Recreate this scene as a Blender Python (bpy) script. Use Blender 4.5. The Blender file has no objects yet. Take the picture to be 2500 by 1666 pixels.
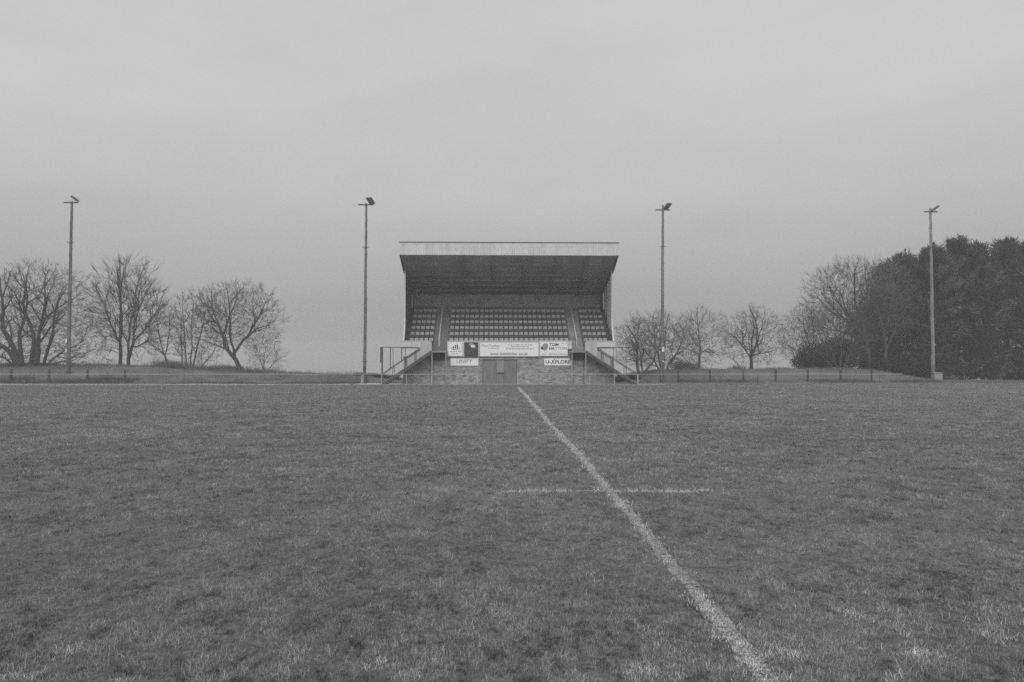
import bpy, math, random
import numpy as np
from mathutils import Vector, Matrix

# ------------------------------------------------------------------ camera
SC = bpy.context.scene
COL = SC.collection
R = math.radians
CAM = Vector((0.0, 0.0, 1.6))
YAW, PITCH, FPX = R(1.474), R(1.83), 1944.0
cd = bpy.data.cameras.new('camera')
cd.lens, cd.sensor_width = 28.0, 36.0
cd.clip_start, cd.clip_end = 0.05, 4000.0
cam = bpy.data.objects.new('camera', cd)
cam.location = CAM
cam.rotation_euler = (R(90) + PITCH, 0, -YAW)
COL.objects.link(cam)
SC.camera = cam
CROT = cam.rotation_euler.to_matrix()

# ------------------------------------------------------------------ sky (grey overcast, seen on black and white film)
wd = bpy.data.worlds.new('World'); SC.world = wd; wd.use_nodes = True
nt = wd.node_tree; N = nt.nodes; N.clear()
o_ = N.new('ShaderNodeOutputWorld'); bg = N.new('ShaderNodeBackground')
tc = N.new('ShaderNodeTexCoord'); sp = N.new('ShaderNodeSeparateXYZ')
rp = N.new('ShaderNodeValToRGB'); rp.color_ramp.interpolation = 'LINEAR'
els = [(0.0, .235), (.06, .335), (.13, .445), (.21, .53), (.30, .575), (.45, .605), (1.0, .95)]
cr = rp.color_ramp
while len(cr.elements) < len(els): cr.elements.new(0.5)
for e, (p, g) in zip(cr.elements, els): e.position = p; e.color = (g, g, g, 1)
no = N.new('ShaderNodeTexNoise'); no.inputs['Scale'].default_value = 2.6
no.inputs['Detail'].default_value = 5; no.inputs['Roughness'].default_value = .55
mp = N.new('ShaderNodeMapping'); mp.inputs['Scale'].default_value = (1, 1, 3.2)
mr = N.new('ShaderNodeMapRange')
mr.inputs['From Min'].default_value = .3; mr.inputs['From Max'].default_value = .7
mr.inputs['To Min'].default_value = .95; mr.inputs['To Max'].default_value = 1.05
mx = N.new('ShaderNodeVectorMath'); mx.operation = 'SCALE'
L = nt.links.new
L(tc.outputs['Generated'], sp.inputs[0]); L(sp.outputs['Z'], rp.inputs[0])
L(tc.outputs['Generated'], mp.inputs[0]); L(mp.outputs[0], no.inputs['Vector'])
L(no.outputs[0], mr.inputs['Value'])
L(rp.outputs[0], mx.inputs[0]); L(mr.outputs[0], mx.inputs['Scale'])
L(mx.outputs[0], bg.inputs[0]); bg.inputs[1].default_value = 1.0
L(bg.outputs[0], o_.inputs[0])

# ------------------------------------------------------------------ soft sun through cloud
sd = bpy.data.lights.new('sun', 'SUN'); sd.energy = 1.5; sd.angle = R(45); sd.color = (1, 1, 1)
sun = bpy.data.objects.new('sun', sd); COL.objects.link(sun)
sun.rotation_euler = (R(48), 0, R(-12))

vs = SC.view_settings
vs.view_transform = 'Standard'; vs.look = 'None'; vs.exposure = 0.0; vs.gamma = 1.0
vs.use_curve_mapping = False
SC.render.engine = 'CYCLES'
SC.cycles.use_denoising = False
SC.cycles.max_bounces = 6; SC.cycles.diffuse_bounces = 3; SC.cycles.volume_bounces = 1
SC.cycles.transparent_max_bounces = 12

random.seed(7); np.random.seed(7)

# ------------------------------------------------------------------ helpers
def ray(u, v):
    return CROT @ Vector(((u - 1250) / FPX, -(v - 833) / FPX, -1.0))
def at(u, v, Y):
    d = ray(u, v); k = Y / d.y
    return Vector((CAM.x + d.x * k, Y, CAM.z + d.z * k))

def vnoise(x, y, scale, seed=0):
    x = np.asarray(x, float) / scale; y = np.asarray(y, float) / scale
    xi = np.floor(x).astype(np.int64); yi = np.floor(y).astype(np.int64)
    fx = x - xi; fy = y - yi
    fx = fx * fx * (3 - 2 * fx); fy = fy * fy * (3 - 2 * fy)
    def h(a, b):
        n = (a * 374761393 + b * 668265263 + seed * 1274126177) & 0xffffffff
        n = ((n ^ (n >> 13)) * 1274126177) & 0xffffffff
        return ((n ^ (n >> 16)) & 0xffff) / 65535.0
    return (h(xi, yi) * (1 - fx) + h(xi + 1, yi) * fx) * (1 - fy) + (h(xi, yi + 1) * (1 - fx) + h(xi + 1, yi + 1) * fx) * fy

ORIG = {}
def tag(o, label=None, cat=None, group=None, kind=None):
    if label: o['label'] = label
    if cat: o['category'] = cat
    if group: o['group'] = group
    if kind: o['kind'] = kind
    return o
def thing(name, loc, label, cat, group=None):
    o = bpy.data.objects.new(name, None); o.empty_display_size = .3
    o.location = loc; COL.objects.link(o); ORIG[o.name] = Vector(loc)
    return tag(o, label, cat, group)
def link(name, me, parent=None, loc=None):
    o = bpy.data.objects.new(name, me); COL.objects.link(o)
    if parent is not None:
        o.parent = parent; ORIG[o.name] = ORIG[parent.name]
        if loc is not None: o.location = Vector(loc) - ORIG[parent.name]
    else:
        ORIG[o.name] = Vector(loc) if loc is not None else Vector((0, 0, 0))
        if loc is not None: o.location = loc
    return o
def np_mesh(name, V, faces, mats, shade=None, mi=None):
    """faces: list of int arrays (n,3) or (n,4)"""
    me = bpy.data.meshes.new(name)
    V = np.asarray(V, np.float32)
    me.vertices.add(len(V)); me.vertices.foreach_set('co', V.ravel())
    loops = np.concatenate([np.asarray(f, np.int32).ravel() for f in faces])
    tot = np.concatenate([np.full(len(f), f.shape[1], np.int32) for f in faces])
    start = np.concatenate([[0], np.cumsum(tot)[:-1]]).astype(np.int32)
    me.loops.add(len(loops)); me.loops.foreach_set('vertex_index', loops)
    me.polygons.add(len(tot)); me.polygons.foreach_set('loop_start', start)
    try: me.polygons.foreach_set('loop_total', tot)
    except Exception: pass
    for m in (mats if isinstance(mats, (list, tuple)) else [mats]): me.materials.append(m)
    if mi is not None: me.polygons.foreach_set('material_index', np.asarray(mi, np.int32))
    me.update(calc_edges=True)
    if shade is not None:
        a = me.attributes.new('shade', 'FLOAT', 'FACE'); a.data.foreach_set('value', np.asarray(shade, np.float32))
    return me

class MB:
    def __init__(s): s.v = []; s.f = []
    def add(s, vs, fs):
        b = len(s.v); s.v += [tuple(p) for p in vs]; s.f += [tuple(b + i for i in f) for f in fs]; return s
    def box(s, x0, x1, y0, y1, z0, z1):
        return s.add([(x0,y0,z0),(x1,y0,z0),(x1,y1,z0),(x0,y1,z0),(x0,y0,z1),(x1,y0,z1),(x1,y1,z1),(x0,y1,z1)],
                     [(0,3,2,1),(4,5,6,7),(0,1,5,4),(1,2,6,5),(2,3,7,6),(3,0,4,7)])
    def prism(s, poly, a0, a1, axis='x'):
        n = len(poly)
        def P(a, p):
            return {'x': (a, p[0], p[1]), 'y': (p[0], a, p[1]), 'z': (p[0], p[1], a)}[axis]
        vs = [P(a0, p) for p in poly] + [P(a1, p) for p in poly]
        fs = [tuple(range(n)), tuple(range(2 * n - 1, n - 1, -1))]
        fs += [(i, i + n, (i + 1) % n + n, (i + 1) % n) for i in range(n)]
        return s.add(vs, fs)
    def bar(s, p0, p1, w, h):
        p0 = Vector(p0); p1 = Vector(p1); d = (p1 - p0).normalized()
        ref = Vector((0, 1, 0)) if abs(d.y) < .9 else Vector((1, 0, 0))
        a = d.cross(ref).normalized() * (h / 2); b = d.cross(a).normalized() * (w / 2)
        c = [p + i * a + j * b for p in (p0, p1) for i, j in ((-1,-1),(1,-1),(1,1),(-1,1))]
        return s.add(c, [(0,1,2,3),(7,6,5,4),(0,4,5,1),(1,5,6,2),(2,6,7,3),(3,7,4,0)])
    def tube(s, pts, rad, n=8, cap=True):
        pts = [Vector(p) for p in pts]
        rad = rad if isinstance(rad, (list, tuple)) else [rad] * len(pts)
        vs, fs = [], []
        for i, p in enumerate(pts):
            t = (pts[min(i + 1, len(pts) - 1)] - pts[max(i - 1, 0)]).normalized()
            ref = Vector((0, 1, 0)) if abs(t.y) < .9 else Vector((1, 0, 0))
            a = t.cross(ref).normalized(); b = t.cross(a)
            for k in range(n):
                q = 2 * math.pi * k / n
                vs.append(p + (a * math.cos(q) + b * math.sin(q)) * rad[i])
        for i in range(len(pts) - 1):
            for k in range(n):
                k2 = (k + 1) % n
                fs.append((i * n + k, i * n + k2, (i + 1) * n + k2, (i + 1) * n + k))
        if cap:
            fs.append(tuple(range(n - 1, -1, -1))); m = (len(pts) - 1) * n
            fs.append(tuple(m + k for k in range(n)))
        return s.add(vs, fs)
    def corr(s, cols, amp=.03, y=0.0, back=.0):
        """corrugated sheet facing -Y; cols: list of (x, z0, z1)"""
        b = []
        for i, (x, z0, z1) in enumerate(cols):
            ph = i % 4; yy = y - (amp if ph in (1, 2) else 0)
            b += [(x, yy, z0), (x, yy, z1)]
        s.add(b, [(2*i, 2*i+2, 2*i+3, 2*i+1) for i in range(len(cols) - 1)])
        return s
    def mesh(s, name, mat, off=(0, 0, 0), smooth=False):
        me = bpy.data.meshes.new(name)
        o = Vector(off)
        me.from_pydata([tuple(Vector(p) - o) for p in s.v], [], s.f)
        for m in (mat if isinstance(mat, (list, tuple)) else [mat]): me.materials.append(m)
        if smooth: me.polygons.foreach_set('use_smooth', [True] * len(me.polygons))
        me.update(); return me
    def build(s, name, mat, parent=None, smooth=False, loc=None):
        off = ORIG[parent.name] if parent is not None else Vector(loc or (0, 0, 0))
        o = link(name, s.mesh(name, mat, off, smooth), parent, None if parent is not None else loc)
        return o

def rib_cols(x0, x1, z0, z1, pitch=.2):
    """z0/z1 numbers or functions of x"""
    f0 = z0 if callable(z0) else (lambda x: z0); f1 = z1 if callable(z1) else (lambda x: z1)
    xs = []; x = x0
    step = [pitch * .38, pitch * .12, pitch * .38, pitch * .12]; i = 0
    while x < x1: xs.append(x); x += step[(i + 0) % 4]; i += 1
    xs.append(x1)
    return [(q, f0(q), f1(q)) for q in xs]

# ------------------------------------------------------------------ materials (all neutral grey: the photograph is black and white)
def G(g): return (g, g, g, 1)
def mat(name, base, var=.15, scale=3.0, rough=.8, bump=0.0, bscale=None, stretch=(1, 1, 1), detail=6, spec=.25, fine=0.0, fscale=40):
    m = bpy.data.materials.new(name); m.use_nodes = True
    t = m.node_tree; n = t.nodes; b = n['Principled BSDF']; l = t.links.new
    b.inputs['Roughness'].default_value = rough
    b.inputs['Specular IOR Level'].default_value = spec
    c = n.new('ShaderNodeTexCoord'); mp = n.new('ShaderNodeMapping'); mp.inputs['Scale'].default_value = stretch
    l(c.outputs['Object'], mp.inputs[0])
    z = n.new('ShaderNodeTexNoise'); z.inputs['Scale'].default_value = scale; z.inputs['Detail'].default_value = detail
    z.inputs['Roughness'].default_value = .62
    l(mp.outputs[0], z.inputs['Vector'])
    r = n.new('ShaderNodeMapRange'); r.inputs['From Min'].default_value = .28; r.inputs['From Max'].default_value = .72
    r.inputs['To Min'].default_value = base * (1 - var); r.inputs['To Max'].default_value = base * (1 + var)
    l(z.outputs[0], r.inputs['Value'])
    out = r.outputs[0]
    if fine:
        z2 = n.new('ShaderNodeTexNoise'); z2.inputs['Scale'].default_value = fscale; z2.inputs['Detail'].default_value = 4
        l(mp.outputs[0], z2.inputs['Vector'])
        r2 = n.new('ShaderNodeMapRange'); r2.inputs['From Min'].default_value = .3; r2.inputs['From Max'].default_value = .7
        r2.inputs['To Min'].default_value = 1 - fine; r2.inputs['To Max'].default_value = 1 + fine
        l(z2.outputs[0], r2.inputs['Value'])
        mu = n.new('ShaderNodeMath'); mu.operation = 'MULTIPLY'; l(out, mu.inputs[0]); l(r2.outputs[0], mu.inputs[1]); out = mu.outputs[0]
    l(out, b.inputs['Base Color'])
    if bump:
        bz = n.new('ShaderNodeTexNoise'); bz.inputs['Scale'].default_value = bscale or scale * 4; bz.inputs['Detail'].default_value = 5
        l(mp.outputs[0], bz.inputs['Vector'])
        bn = n.new('ShaderNodeBump'); bn.inputs['Strength'].default_value = bump; bn.inputs['Distance'].default_value = .03
        l(bz.outputs[0], bn.inputs['Height']); l(bn.outputs[0], b.inputs['Normal'])
    return m

def brick_mat(name, axis='x'):
    m = bpy.data.materials.new(name); m.use_nodes = True
    t = m.node_tree; n = t.nodes; b = n['Principled BSDF']; l = t.links.new
    b.inputs['Roughness'].default_value = .9; b.inputs['Specular IOR Level'].default_value = .15
    c = n.new('ShaderNodeTexCoord'); s = n.new('ShaderNodeSeparateXYZ'); cb = n.new('ShaderNodeCombineXYZ')
    l(c.outputs['Object'], s.inputs[0]); l(s.outputs['X' if axis == 'x' else 'Y'], cb.inputs['X']); l(s.outputs['Z'], cb.inputs['Y'])
    br = n.new('ShaderNodeTexBrick'); br.inputs['Scale'].default_value = 1.0
    br.inputs['Brick Width'].default_value = .235; br.inputs['Row Height'].default_value = .075
    br.inputs['Mortar Size'].default_value = .007; br.inputs['Bias'].default_value = 0.0
    br.inputs['Color1'].default_value = G(.18); br.inputs['Color2'].default_value = G(.38); br.inputs['Mortar'].default_value = G(.36)
    l(cb.outputs[0], br.inputs['Vector'])
    def nz(sc, st, lo, hi, a=.3, z=.7):
        mp = n.new('ShaderNodeMapping'); mp.inputs['Scale'].default_value = st; l(c.outputs['Object'], mp.inputs[0])
        q = n.new('ShaderNodeTexNoise'); q.inputs['Scale'].default_value = sc; q.inputs['Detail'].default_value = 7; q.inputs['Roughness'].default_value = .65
        l(mp.outputs[0], q.inputs['Vector'])
        r = n.new('ShaderNodeMapRange'); r.inputs['From Min'].default_value = a; r.inputs['From Max'].default_value = z
        r.inputs['To Min'].default_value = lo; r.inputs['To Max'].default_value = hi
        l(q.outputs[0], r.inputs['Value']); return r.outputs[0]
    a = nz(1.9, (1, 1, 1.3), .60, 1.38); d = nz(3.4, (.5, .5, 4.0), .70, 1.32)
    v1 = n.new('ShaderNodeVectorMath'); v1.operation = 'SCALE'; l(br.outputs[0], v1.inputs[0]); l(a, v1.inputs['Scale'])
    v2 = n.new('ShaderNodeVectorMath'); v2.operation = 'SCALE'; l(v1.outputs[0], v2.inputs[0]); l(d, v2.inputs['Scale'])
    l(v2.outputs[0], b.inputs['Base Color'])
    bn = n.new('ShaderNodeBump'); bn.inputs['Strength'].default_value = .6; bn.inputs['Distance'].default_value = .01; bn.invert = True
    l(br.outputs['Fac'], bn.inputs['Height']); l(bn.outputs[0], b.inputs['Normal'])
    return m

def attr_mat(name, rough=.75, trans=.25, mult=1.0):
    m = bpy.data.materials.new(name); m.use_nodes = True
    t = m.node_tree; n = t.nodes; l = t.links.new; n.clear()
    o = n.new('ShaderNodeOutputMaterial'); a = n.new('ShaderNodeAttribute'); a.attribute_name = 'shade'
    mu = n.new('ShaderNodeMath'); mu.operation = 'MULTIPLY'; mu.inputs[1].default_value = mult; l(a.outputs['Fac'], mu.inputs[0])
    d = n.new('ShaderNodeBsdfDiffuse'); d.inputs['Roughness'].default_value = rough; l(mu.outputs[0], d.inputs[0])
    if trans:
        tr = n.new('ShaderNodeBsdfTranslucent'); l(mu.outputs[0], tr.inputs[0])
        mi = n.new('ShaderNodeMixShader'); mi.inputs[0].default_value = trans
        l(d.outputs[0], mi.inputs[1]); l(tr.outputs[0], mi.inputs[2]); l(mi.outputs[0], o.inputs[0])
    else: l(d.outputs[0], o.inputs[0])
    return m

def paint_mat(name, val, lo, hi, scale=7.0):
    """worn line marking: paint with gaps where the noise drops"""
    m = bpy.data.materials.new(name); m.use_nodes = True
    t = m.node_tree; n = t.nodes; l = t.links.new; b = n['Principled BSDF']; o = n['Material Output']
    b.inputs['Base Color'].default_value = G(val); b.inputs['Roughness'].default_value = .95
    c = n.new('ShaderNodeTexCoord'); z = n.new('ShaderNodeTexNoise'); z.inputs['Scale'].default_value = scale
    z.inputs['Detail'].default_value = 8; z.inputs['Roughness'].default_value = .7
    l(c.outputs['Object'], z.inputs['Vector'])
    r = n.new('ShaderNodeMapRange'); r.inputs['From Min'].default_value = lo; r.inputs['From Max'].default_value = hi
    l(z.outputs[0], r.inputs['Value'])
    tr = n.new('ShaderNodeBsdfTransparent'); mi = n.new('ShaderNodeMixShader')
    l(r.outputs[0], mi.inputs[0]); l(tr.outputs[0], mi.inputs[1]); l(b.outputs[0], mi.inputs[2]); l(mi.outputs[0], o.inputs[0])
    return m

M = {}
M['brick'] = brick_mat('brickwork', 'x'); M['brick_side'] = brick_mat('brickwork_side', 'y')
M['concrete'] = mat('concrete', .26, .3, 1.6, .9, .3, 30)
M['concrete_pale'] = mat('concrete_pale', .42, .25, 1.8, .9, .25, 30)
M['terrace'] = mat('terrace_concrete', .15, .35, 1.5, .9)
M['cladding'] = mat('painted_cladding', .62, .13, 1.1, .55, 0, None, (1.3, 1, .3), spec=.4, fine=.10, fscale=7)
M['inner'] = mat('inner_wall', .60, .3, 1.2, .85)
M['guard'] = mat('weathered_cladding', .48, .14, 1.6, .6, 0, None, (1, 1, .35))
M['side_sheet'] = mat('side_sheet', .15, .25, 1.2, .8)
M['aisle_left'] = mat('aisle_concrete_dark', .19, .25, 1.6, .9)
M['aisle_right'] = mat('aisle_concrete_pale', .27, .35, 1.2, .9)
M['trim'] = mat('dark_trim', .16, .2, 2)
M['roofing'] = mat('roof_sheet', .30, .25, .9, .8, 0, None, (1, .35, 1))
M['soffit'] = mat('roof_lining', .37, .38, .55, .85, 0, None, (1, .55, 1))
M['steel'] = mat('painted_steel', .085, .35, 3, .6)
M['steel_grey'] = mat('galvanised_steel', .30, .3, 5, .55)
M['lamp'] = mat('lamp_housing', .24, .2, 3)
M['white_rail'] = mat('white_rail_paint', .50, .12, 4, .6)
M['seat'] = mat('seat_plastic', .37, .38, 1.1, .5, 0, None, (3, 3, 3), spec=.35)
M['seat_frame_pan_shade'] = mat('seat_frame_pan_shade', .12, .2, 4)  # dark leg bracket, and the shade painted onto the seat pans
M['door'] = mat('door_paint', .20, .25, 2.5, .7, 0, None, (1.4, 1, .5))
M['door_panel'] = mat('door_panel_paint', .29, .12, 2.5, .7)
M['dark'] = mat('dark_gap', .03, .2, 3)
M['board'] = mat('sign_white', .86, .05, 2, .5, spec=.4)
M['board_dark'] = mat('sign_dark', .055, .25, 5, .5)
M['ink'] = mat('sign_ink', .035, .1, 5)
M['ink_mid'] = mat('sign_ink_mid', .10, .1, 5)
M['ink_pale'] = mat('sign_ink_pale', .33, .08, 5)
M['pole'] = mat('weathered_pole', .16, .65, 1.6, .9, .5, 12, (1.5, 1.5, .6), fine=.35, fscale=9)
M['pole_pale'] = mat('weathered_pole_pale', .25, .65, 1.6, .9, .5, 12, (1.5, 1.5, .6), fine=.35, fscale=9)
M['fence_wood'] = mat('fence_wood', .075, .4, 5, .95, .3, 30, (1, 1, .3))
M['bark'] = mat('bark', .07, .4, 3, .95, .5, 9, (1, 1, .4))
M['bark_grey'] = mat('bark_grey', .12, .4, 3, .95, .5, 9, (1, 1, .4))
M['twig'] = mat('twigs', .11, .35, .7, .95)
M['twig_grey'] = mat('twigs_grey', .15, .35, .7, .95)
M['needles'] = attr_mat('needle_foliage', .8, .15)
M['blade'] = attr_mat('grass_blade', .7, .22)
M['blade_paint'] = attr_mat('painted_blade', .7, .2)
M['cabinet'] = mat('cabinet_paint', .30, .15, 3, .6)
M['plate'] = mat('white_plate', .72, .06, 6, .5)

def ground_mat():
    m = bpy.data.materials.new('turf'); m.use_nodes = True
    t = m.node_tree; n = t.nodes; b = n['Principled BSDF']; l = t.links.new
    b.inputs['Roughness'].default_value = .95; b.inputs['Specular IOR Level'].default_value = .1
    c = n.new('ShaderNodeTexCoord')
    def nz(sc, st, lo, hi, det=5, rg=.6):
        mp = n.new('ShaderNodeMapping'); mp.inputs['Scale'].default_value = st; l(c.outputs['Object'], mp.inputs[0])
        q = n.new('ShaderNodeTexNoise'); q.inputs['Scale'].default_value = sc; q.inputs['Detail'].default_value = det; q.inputs['Roughness'].default_value = rg
        l(mp.outputs[0], q.inputs['Vector'])
        r = n.new('ShaderNodeMapRange'); r.inputs['From Min'].default_value = .3; r.inputs['From Max'].default_value = .7
        r.inputs['To Min'].default_value = lo; r.inputs['To Max'].default_value = hi
        l(q.outputs[0], r.inputs['Value']); return r.outputs[0], q.outputs[0]
    a, _ = nz(.09, (1, 1, 1), .86, 1.14); e, _ = nz(.8, (1, .8, 1), .82, 1.18)
    f, fh = nz(9, (1, .8, 1), .66, 1.34, 8, .7); 
    x = a
    g_, _ = nz(30, (1, .6, 1), .35, 1.5, 5, .75)
    for y in (e, f, g_):
        mu = n.new('ShaderNodeMath'); mu.operation = 'MULTIPLY'; l(x, mu.inputs[0]); l(y, mu.inputs[1]); x = mu.outputs[0]
    mu = n.new('ShaderNodeMath'); mu.operation = 'MULTIPLY'; mu.inputs[1].default_value = .150; l(x, mu.inputs[0])
    l(mu.outputs[0], b.inputs['Base Color'])
    bn = n.new('ShaderNodeBump'); bn.inputs['Strength'].default_value = .8; bn.inputs['Distance'].default_value = .06
    l(fh, bn.inputs['Height']); l(bn.outputs[0], b.inputs['Normal'])
    return m
M['turf'] = ground_mat()

# ------------------------------------------------------------------ terrain
LX = [-800, -60, -40, -34, -29, -25, -20, -15, -11, -8.5, 12.5, 14, 17.5, 24, 31, 38.5, 41.5, 44.5, 48, 60, 800]
LZ = [1.5, 1.62, 1.62, 1.5, 1.12, .92, .82, .74, .35, 0, 0, .35, 1.12, 1.24, 1.33, 1.33, 1.0, .45, .08, 0, 0]
def H(x, y):
    x = np.asarray(x, float); y = np.asarray(y, float)
    crest = np.interp(x, LX, LZ)
    crest = crest + (vnoise(x, y * 0, 4.0, 3) - .5) * .16 * np.clip(crest, 0, 1)
    s = np.clip((y - 75.8) / 7.0, 0, 1); s = s * s * (3 - 2 * s)
    z = crest * s + (vnoise(x, y, 2.2, 9) - .5) * .12 * s * np.clip(crest * 1.5, 0, 1)
    d = np.clip(y - 87, 0, None)
    z = z - .0015 * np.minimum(d, 20) ** 2 - .03 * np.clip(d - 20, 0, None)
    return z
def Hf(x, y): return float(H(x, y))

gx = np.unique(np.concatenate([np.linspace(-700, -80, 16), np.arange(-80, 80.1, .8), np.linspace(80, 700, 16)]))
gy = np.unique(np.concatenate([np.linspace(-150, 0, 6), np.arange(0, 74, 2.0), np.arange(74, 100, .5), np.arange(100, 160, 5), np.linspace(160, 700, 12)]))
XX, YY = np.meshgrid(gx, gy)
ZZ = H(XX, YY)
nx, ny = len(gx), len(gy)
V = np.stack([XX.ravel(), YY.ravel(), ZZ.ravel()], 1)
ii = (np.arange(ny - 1)[:, None] * nx + np.arange(nx - 1)[None, :]).ravel()
F = np.stack([ii, ii + 1, ii + nx + 1, ii + nx], 1)
gme = np_mesh('ground', V, [F], M['turf'])
gme.polygons.foreach_set('use_smooth', [True] * len(gme.polygons))
tag(link('ground', gme), kind='structure')

# paving beside and before the stand
pv = MB().box(-12.2, -8.0, 70.6, 80, -.05, .03).box(-8.0, 13.4, 70.9, 72.0, -.05, .026)
tag(pv.build('pavement', M['concrete_pale']), kind='structure')
tag(MB().box(11.2, 15.5, 70.4, 71.6, -.05, .02).build('path', M['concrete_pale']), kind='structure')

# ------------------------------------------------------------------ line markings
def ribbon(pts, width, wob=.36, n=160):
    P = np.array(pts); seg = np.r_[0, np.cumsum(np.hypot(*np.diff(P, axis=0).T))]
    s = np.linspace(0, seg[-1], n)
    x = np.interp(s, seg, P[:, 0]); y = np.interp(s, seg, P[:, 1])
    tx, ty = np.gradient(x), np.gradient(y); q = np.hypot(tx, ty); nx_, ny_ = -ty / q, tx / q
    w1 = width / 2 * (1 + wob * (2 * vnoise(s, s * 0, .22, 5) - 1) + wob * (2 * vnoise(s, s * 0, .9, 6) - 1))
    w2 = width / 2 * (1 + wob * (2 * vnoise(s, s * 0, .25, 15) - 1) + wob * (2 * vnoise(s, s * 0, 1.1, 16) - 1))
    V = np.concatenate([np.stack([x + nx_ * w1, y + ny_ * w1, np.full(n, .005)], 1),
                        np.stack([x - nx_ * w2, y - ny_ * w2, np.full(n, .005)], 1)])
    i = np.arange(n - 1)
    return V, np.stack([i, i + 1, i + n + 1, i + n], 1), np.stack([x, y], 1)
def gpt(u, v):
    d = ray(u, v); k = -CAM.z / d.z
    return (d.x * k, d.y * k)
LINE = [gpt(*p) for p in [(1266,946),(1300,984),(1345,1038),(1391,1086),(1430,1130),(1500,1214),(1572,1300),(1622,1366),
                          (1684,1432),(1742,1500),(1790,1562),(1842,1622),(1880,1668),(1935,1740)]]
CROSS = [gpt(*p) for p in [(1150,1204),(1232,1203),(1300,1199),(1380,1201),(1450,1199),(1520,1200),(1600,1200),(1680,1202),(1735,1198),(1900,1200)]]
ARC = [gpt(*p) for p in [(-60,1125),(140,1090),(215,1082),(275,1067),(330,1056),(370,1051),(440,1046)]]
TOUCH = [(-75, 69.6), (-43, 69.3), (-40, 69.25), (-31, 69.1), (-20, 69.15), (-12.2, 69.4)]
TOUCH2 = [(12.5, 69.6), (20, 69.6), (40, 69.4), (70, 69.3)]
for nm, pts, w, mm in (('halfway_line', LINE, .125, paint_mat('worn_paint', .42, .40, .74, 16)),
                       ('pitch_marking', CROSS, .11, paint_mat('faint_paint', .34, .44, .8, 14)),
                       ('pitch_marking', ARC, .12, paint_mat('very_faint_paint', .34, .46, .66)),
                       ('touchline', TOUCH, .20, paint_mat('touchline_paint', .55, .34, .5, 3)),
                       ('touchline', TOUCH2, .12, paint_mat('worn_touchline_paint', .36, .5, .7, 3))):
    V, F, ctr = ribbon(pts, w, n=400)
    tag(link(nm, np_mesh(nm, V, [F], mm)), kind='structure')

# ------------------------------------------------------------------ grandstand
X0, X1, YF, YB = -7.96, 11.11, 72.0, 81.0
YR = 69.9                       # roof front
def soff(y): return 11.42 - (y - YR) * (11.42 - 8.93) / (YB - YR)
gs = thing('grandstand', (1.57, YF, 0), 'small football grandstand with white fascia, rows of seats and brick base', 'grandstand')
A1, A2 = (-5.37, -4.0), (7.2, 8.46)      # aisles
DX0, DX1, DZ = -.81, 2.30, 2.22
wall = MB()
wall.box(X0, DX0, YF, YF + .3, 0, 2.5).box(DX1, X1, YF, YF + .3, 0, 2.5).box(DX0, DX1, YF, YF + .3, DZ, 2.5)
wall.build('front_wall', M['brick'], gs)
MB().box(X0, X0 + .3, YF + .3, YB, 0, 2.5).build('side_wall', M['brick_side'], gs)
MB().box(X1 - .3, X1, YF + .3, YB, 0, 2.5).build('side_wall', M['brick_side'], gs)
MB().box(X0, X1, YB, YB + .25, 0, 9.1).build('rear_wall', M['inner'], gs)
# piers below the landings, brick plinth
for a, b in (A1, A2):
    MB().box(a + .25, b - .2, YF - .22, YF - .002, 0, 2.45).build('pier', M['brick'], gs)
# lintel and whitewash ledge
lt = MB().box(-1.35, 3.2, YF - .03, YF - .002, 2.26, 2.34)
lt.build('lintel', M['concrete_pale'], gs)
# doors: two leaves with a narrow hatch between
for (a, b) in ((DX0 + .02, .43), (1.13, DX1 - .02)):
    d = MB().box(a, b, YF + .08, YF + .14, .05, DZ - .02).build('door', M['door'], gs)
    MB().box(a + .06, a + .09, YF + .06, YF + .078, 1.0, 1.2).build('handle', M['steel'], d)
MB().box(.45, 1.11, YF + .05, YF + .12, 1.05, DZ - .03).build('hatch', M['door_panel'], gs)
MB().box(.45, 1.11, YF + .06, YF + .12, .05, .96).build('panel', M['door'], gs)
MB().box(DX0, DX1, YF + .16, YF + .2, 0, DZ).build('door_backing', M['dark'], gs)
MB().box(.43, 1.13, YF - .01, YF + .048, .965, 1.045).build('hatch_sill', M['steel'], gs)
MB().box(DX0 - .1, DX1 + .1, YF - 1.0, YF - .01, .0, .06).build('doorstep', M['concrete'], gs)
# terrace steps
ROWS = 7
def rowY(i): return 73.2 + .86 * i
def rowZ(i): return 3.43 + .59 * i
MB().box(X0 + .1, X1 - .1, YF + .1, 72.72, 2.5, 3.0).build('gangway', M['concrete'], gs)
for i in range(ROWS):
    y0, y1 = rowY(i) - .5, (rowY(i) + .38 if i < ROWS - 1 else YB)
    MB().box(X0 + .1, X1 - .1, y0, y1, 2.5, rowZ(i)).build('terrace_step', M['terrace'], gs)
for ai, (a, b) in enumerate((A1, A2)):
    for i in range(ROWS):
        y0 = rowY(i) - .5
        MB().box(a + .06, b - .06, y0 - .42, y0 - .014, rowZ(i) - .60, rowZ(i) - .295).build('aisle_step', M['aisle_right' if ai else 'aisle_left'], gs)
        MB().box(a + .06, b - .06, y0 - .012, y0 + .445, rowZ(i) - .294, rowZ(i) + .006).build('aisle_step', M['aisle_right' if ai else 'aisle_left'], gs)
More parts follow.
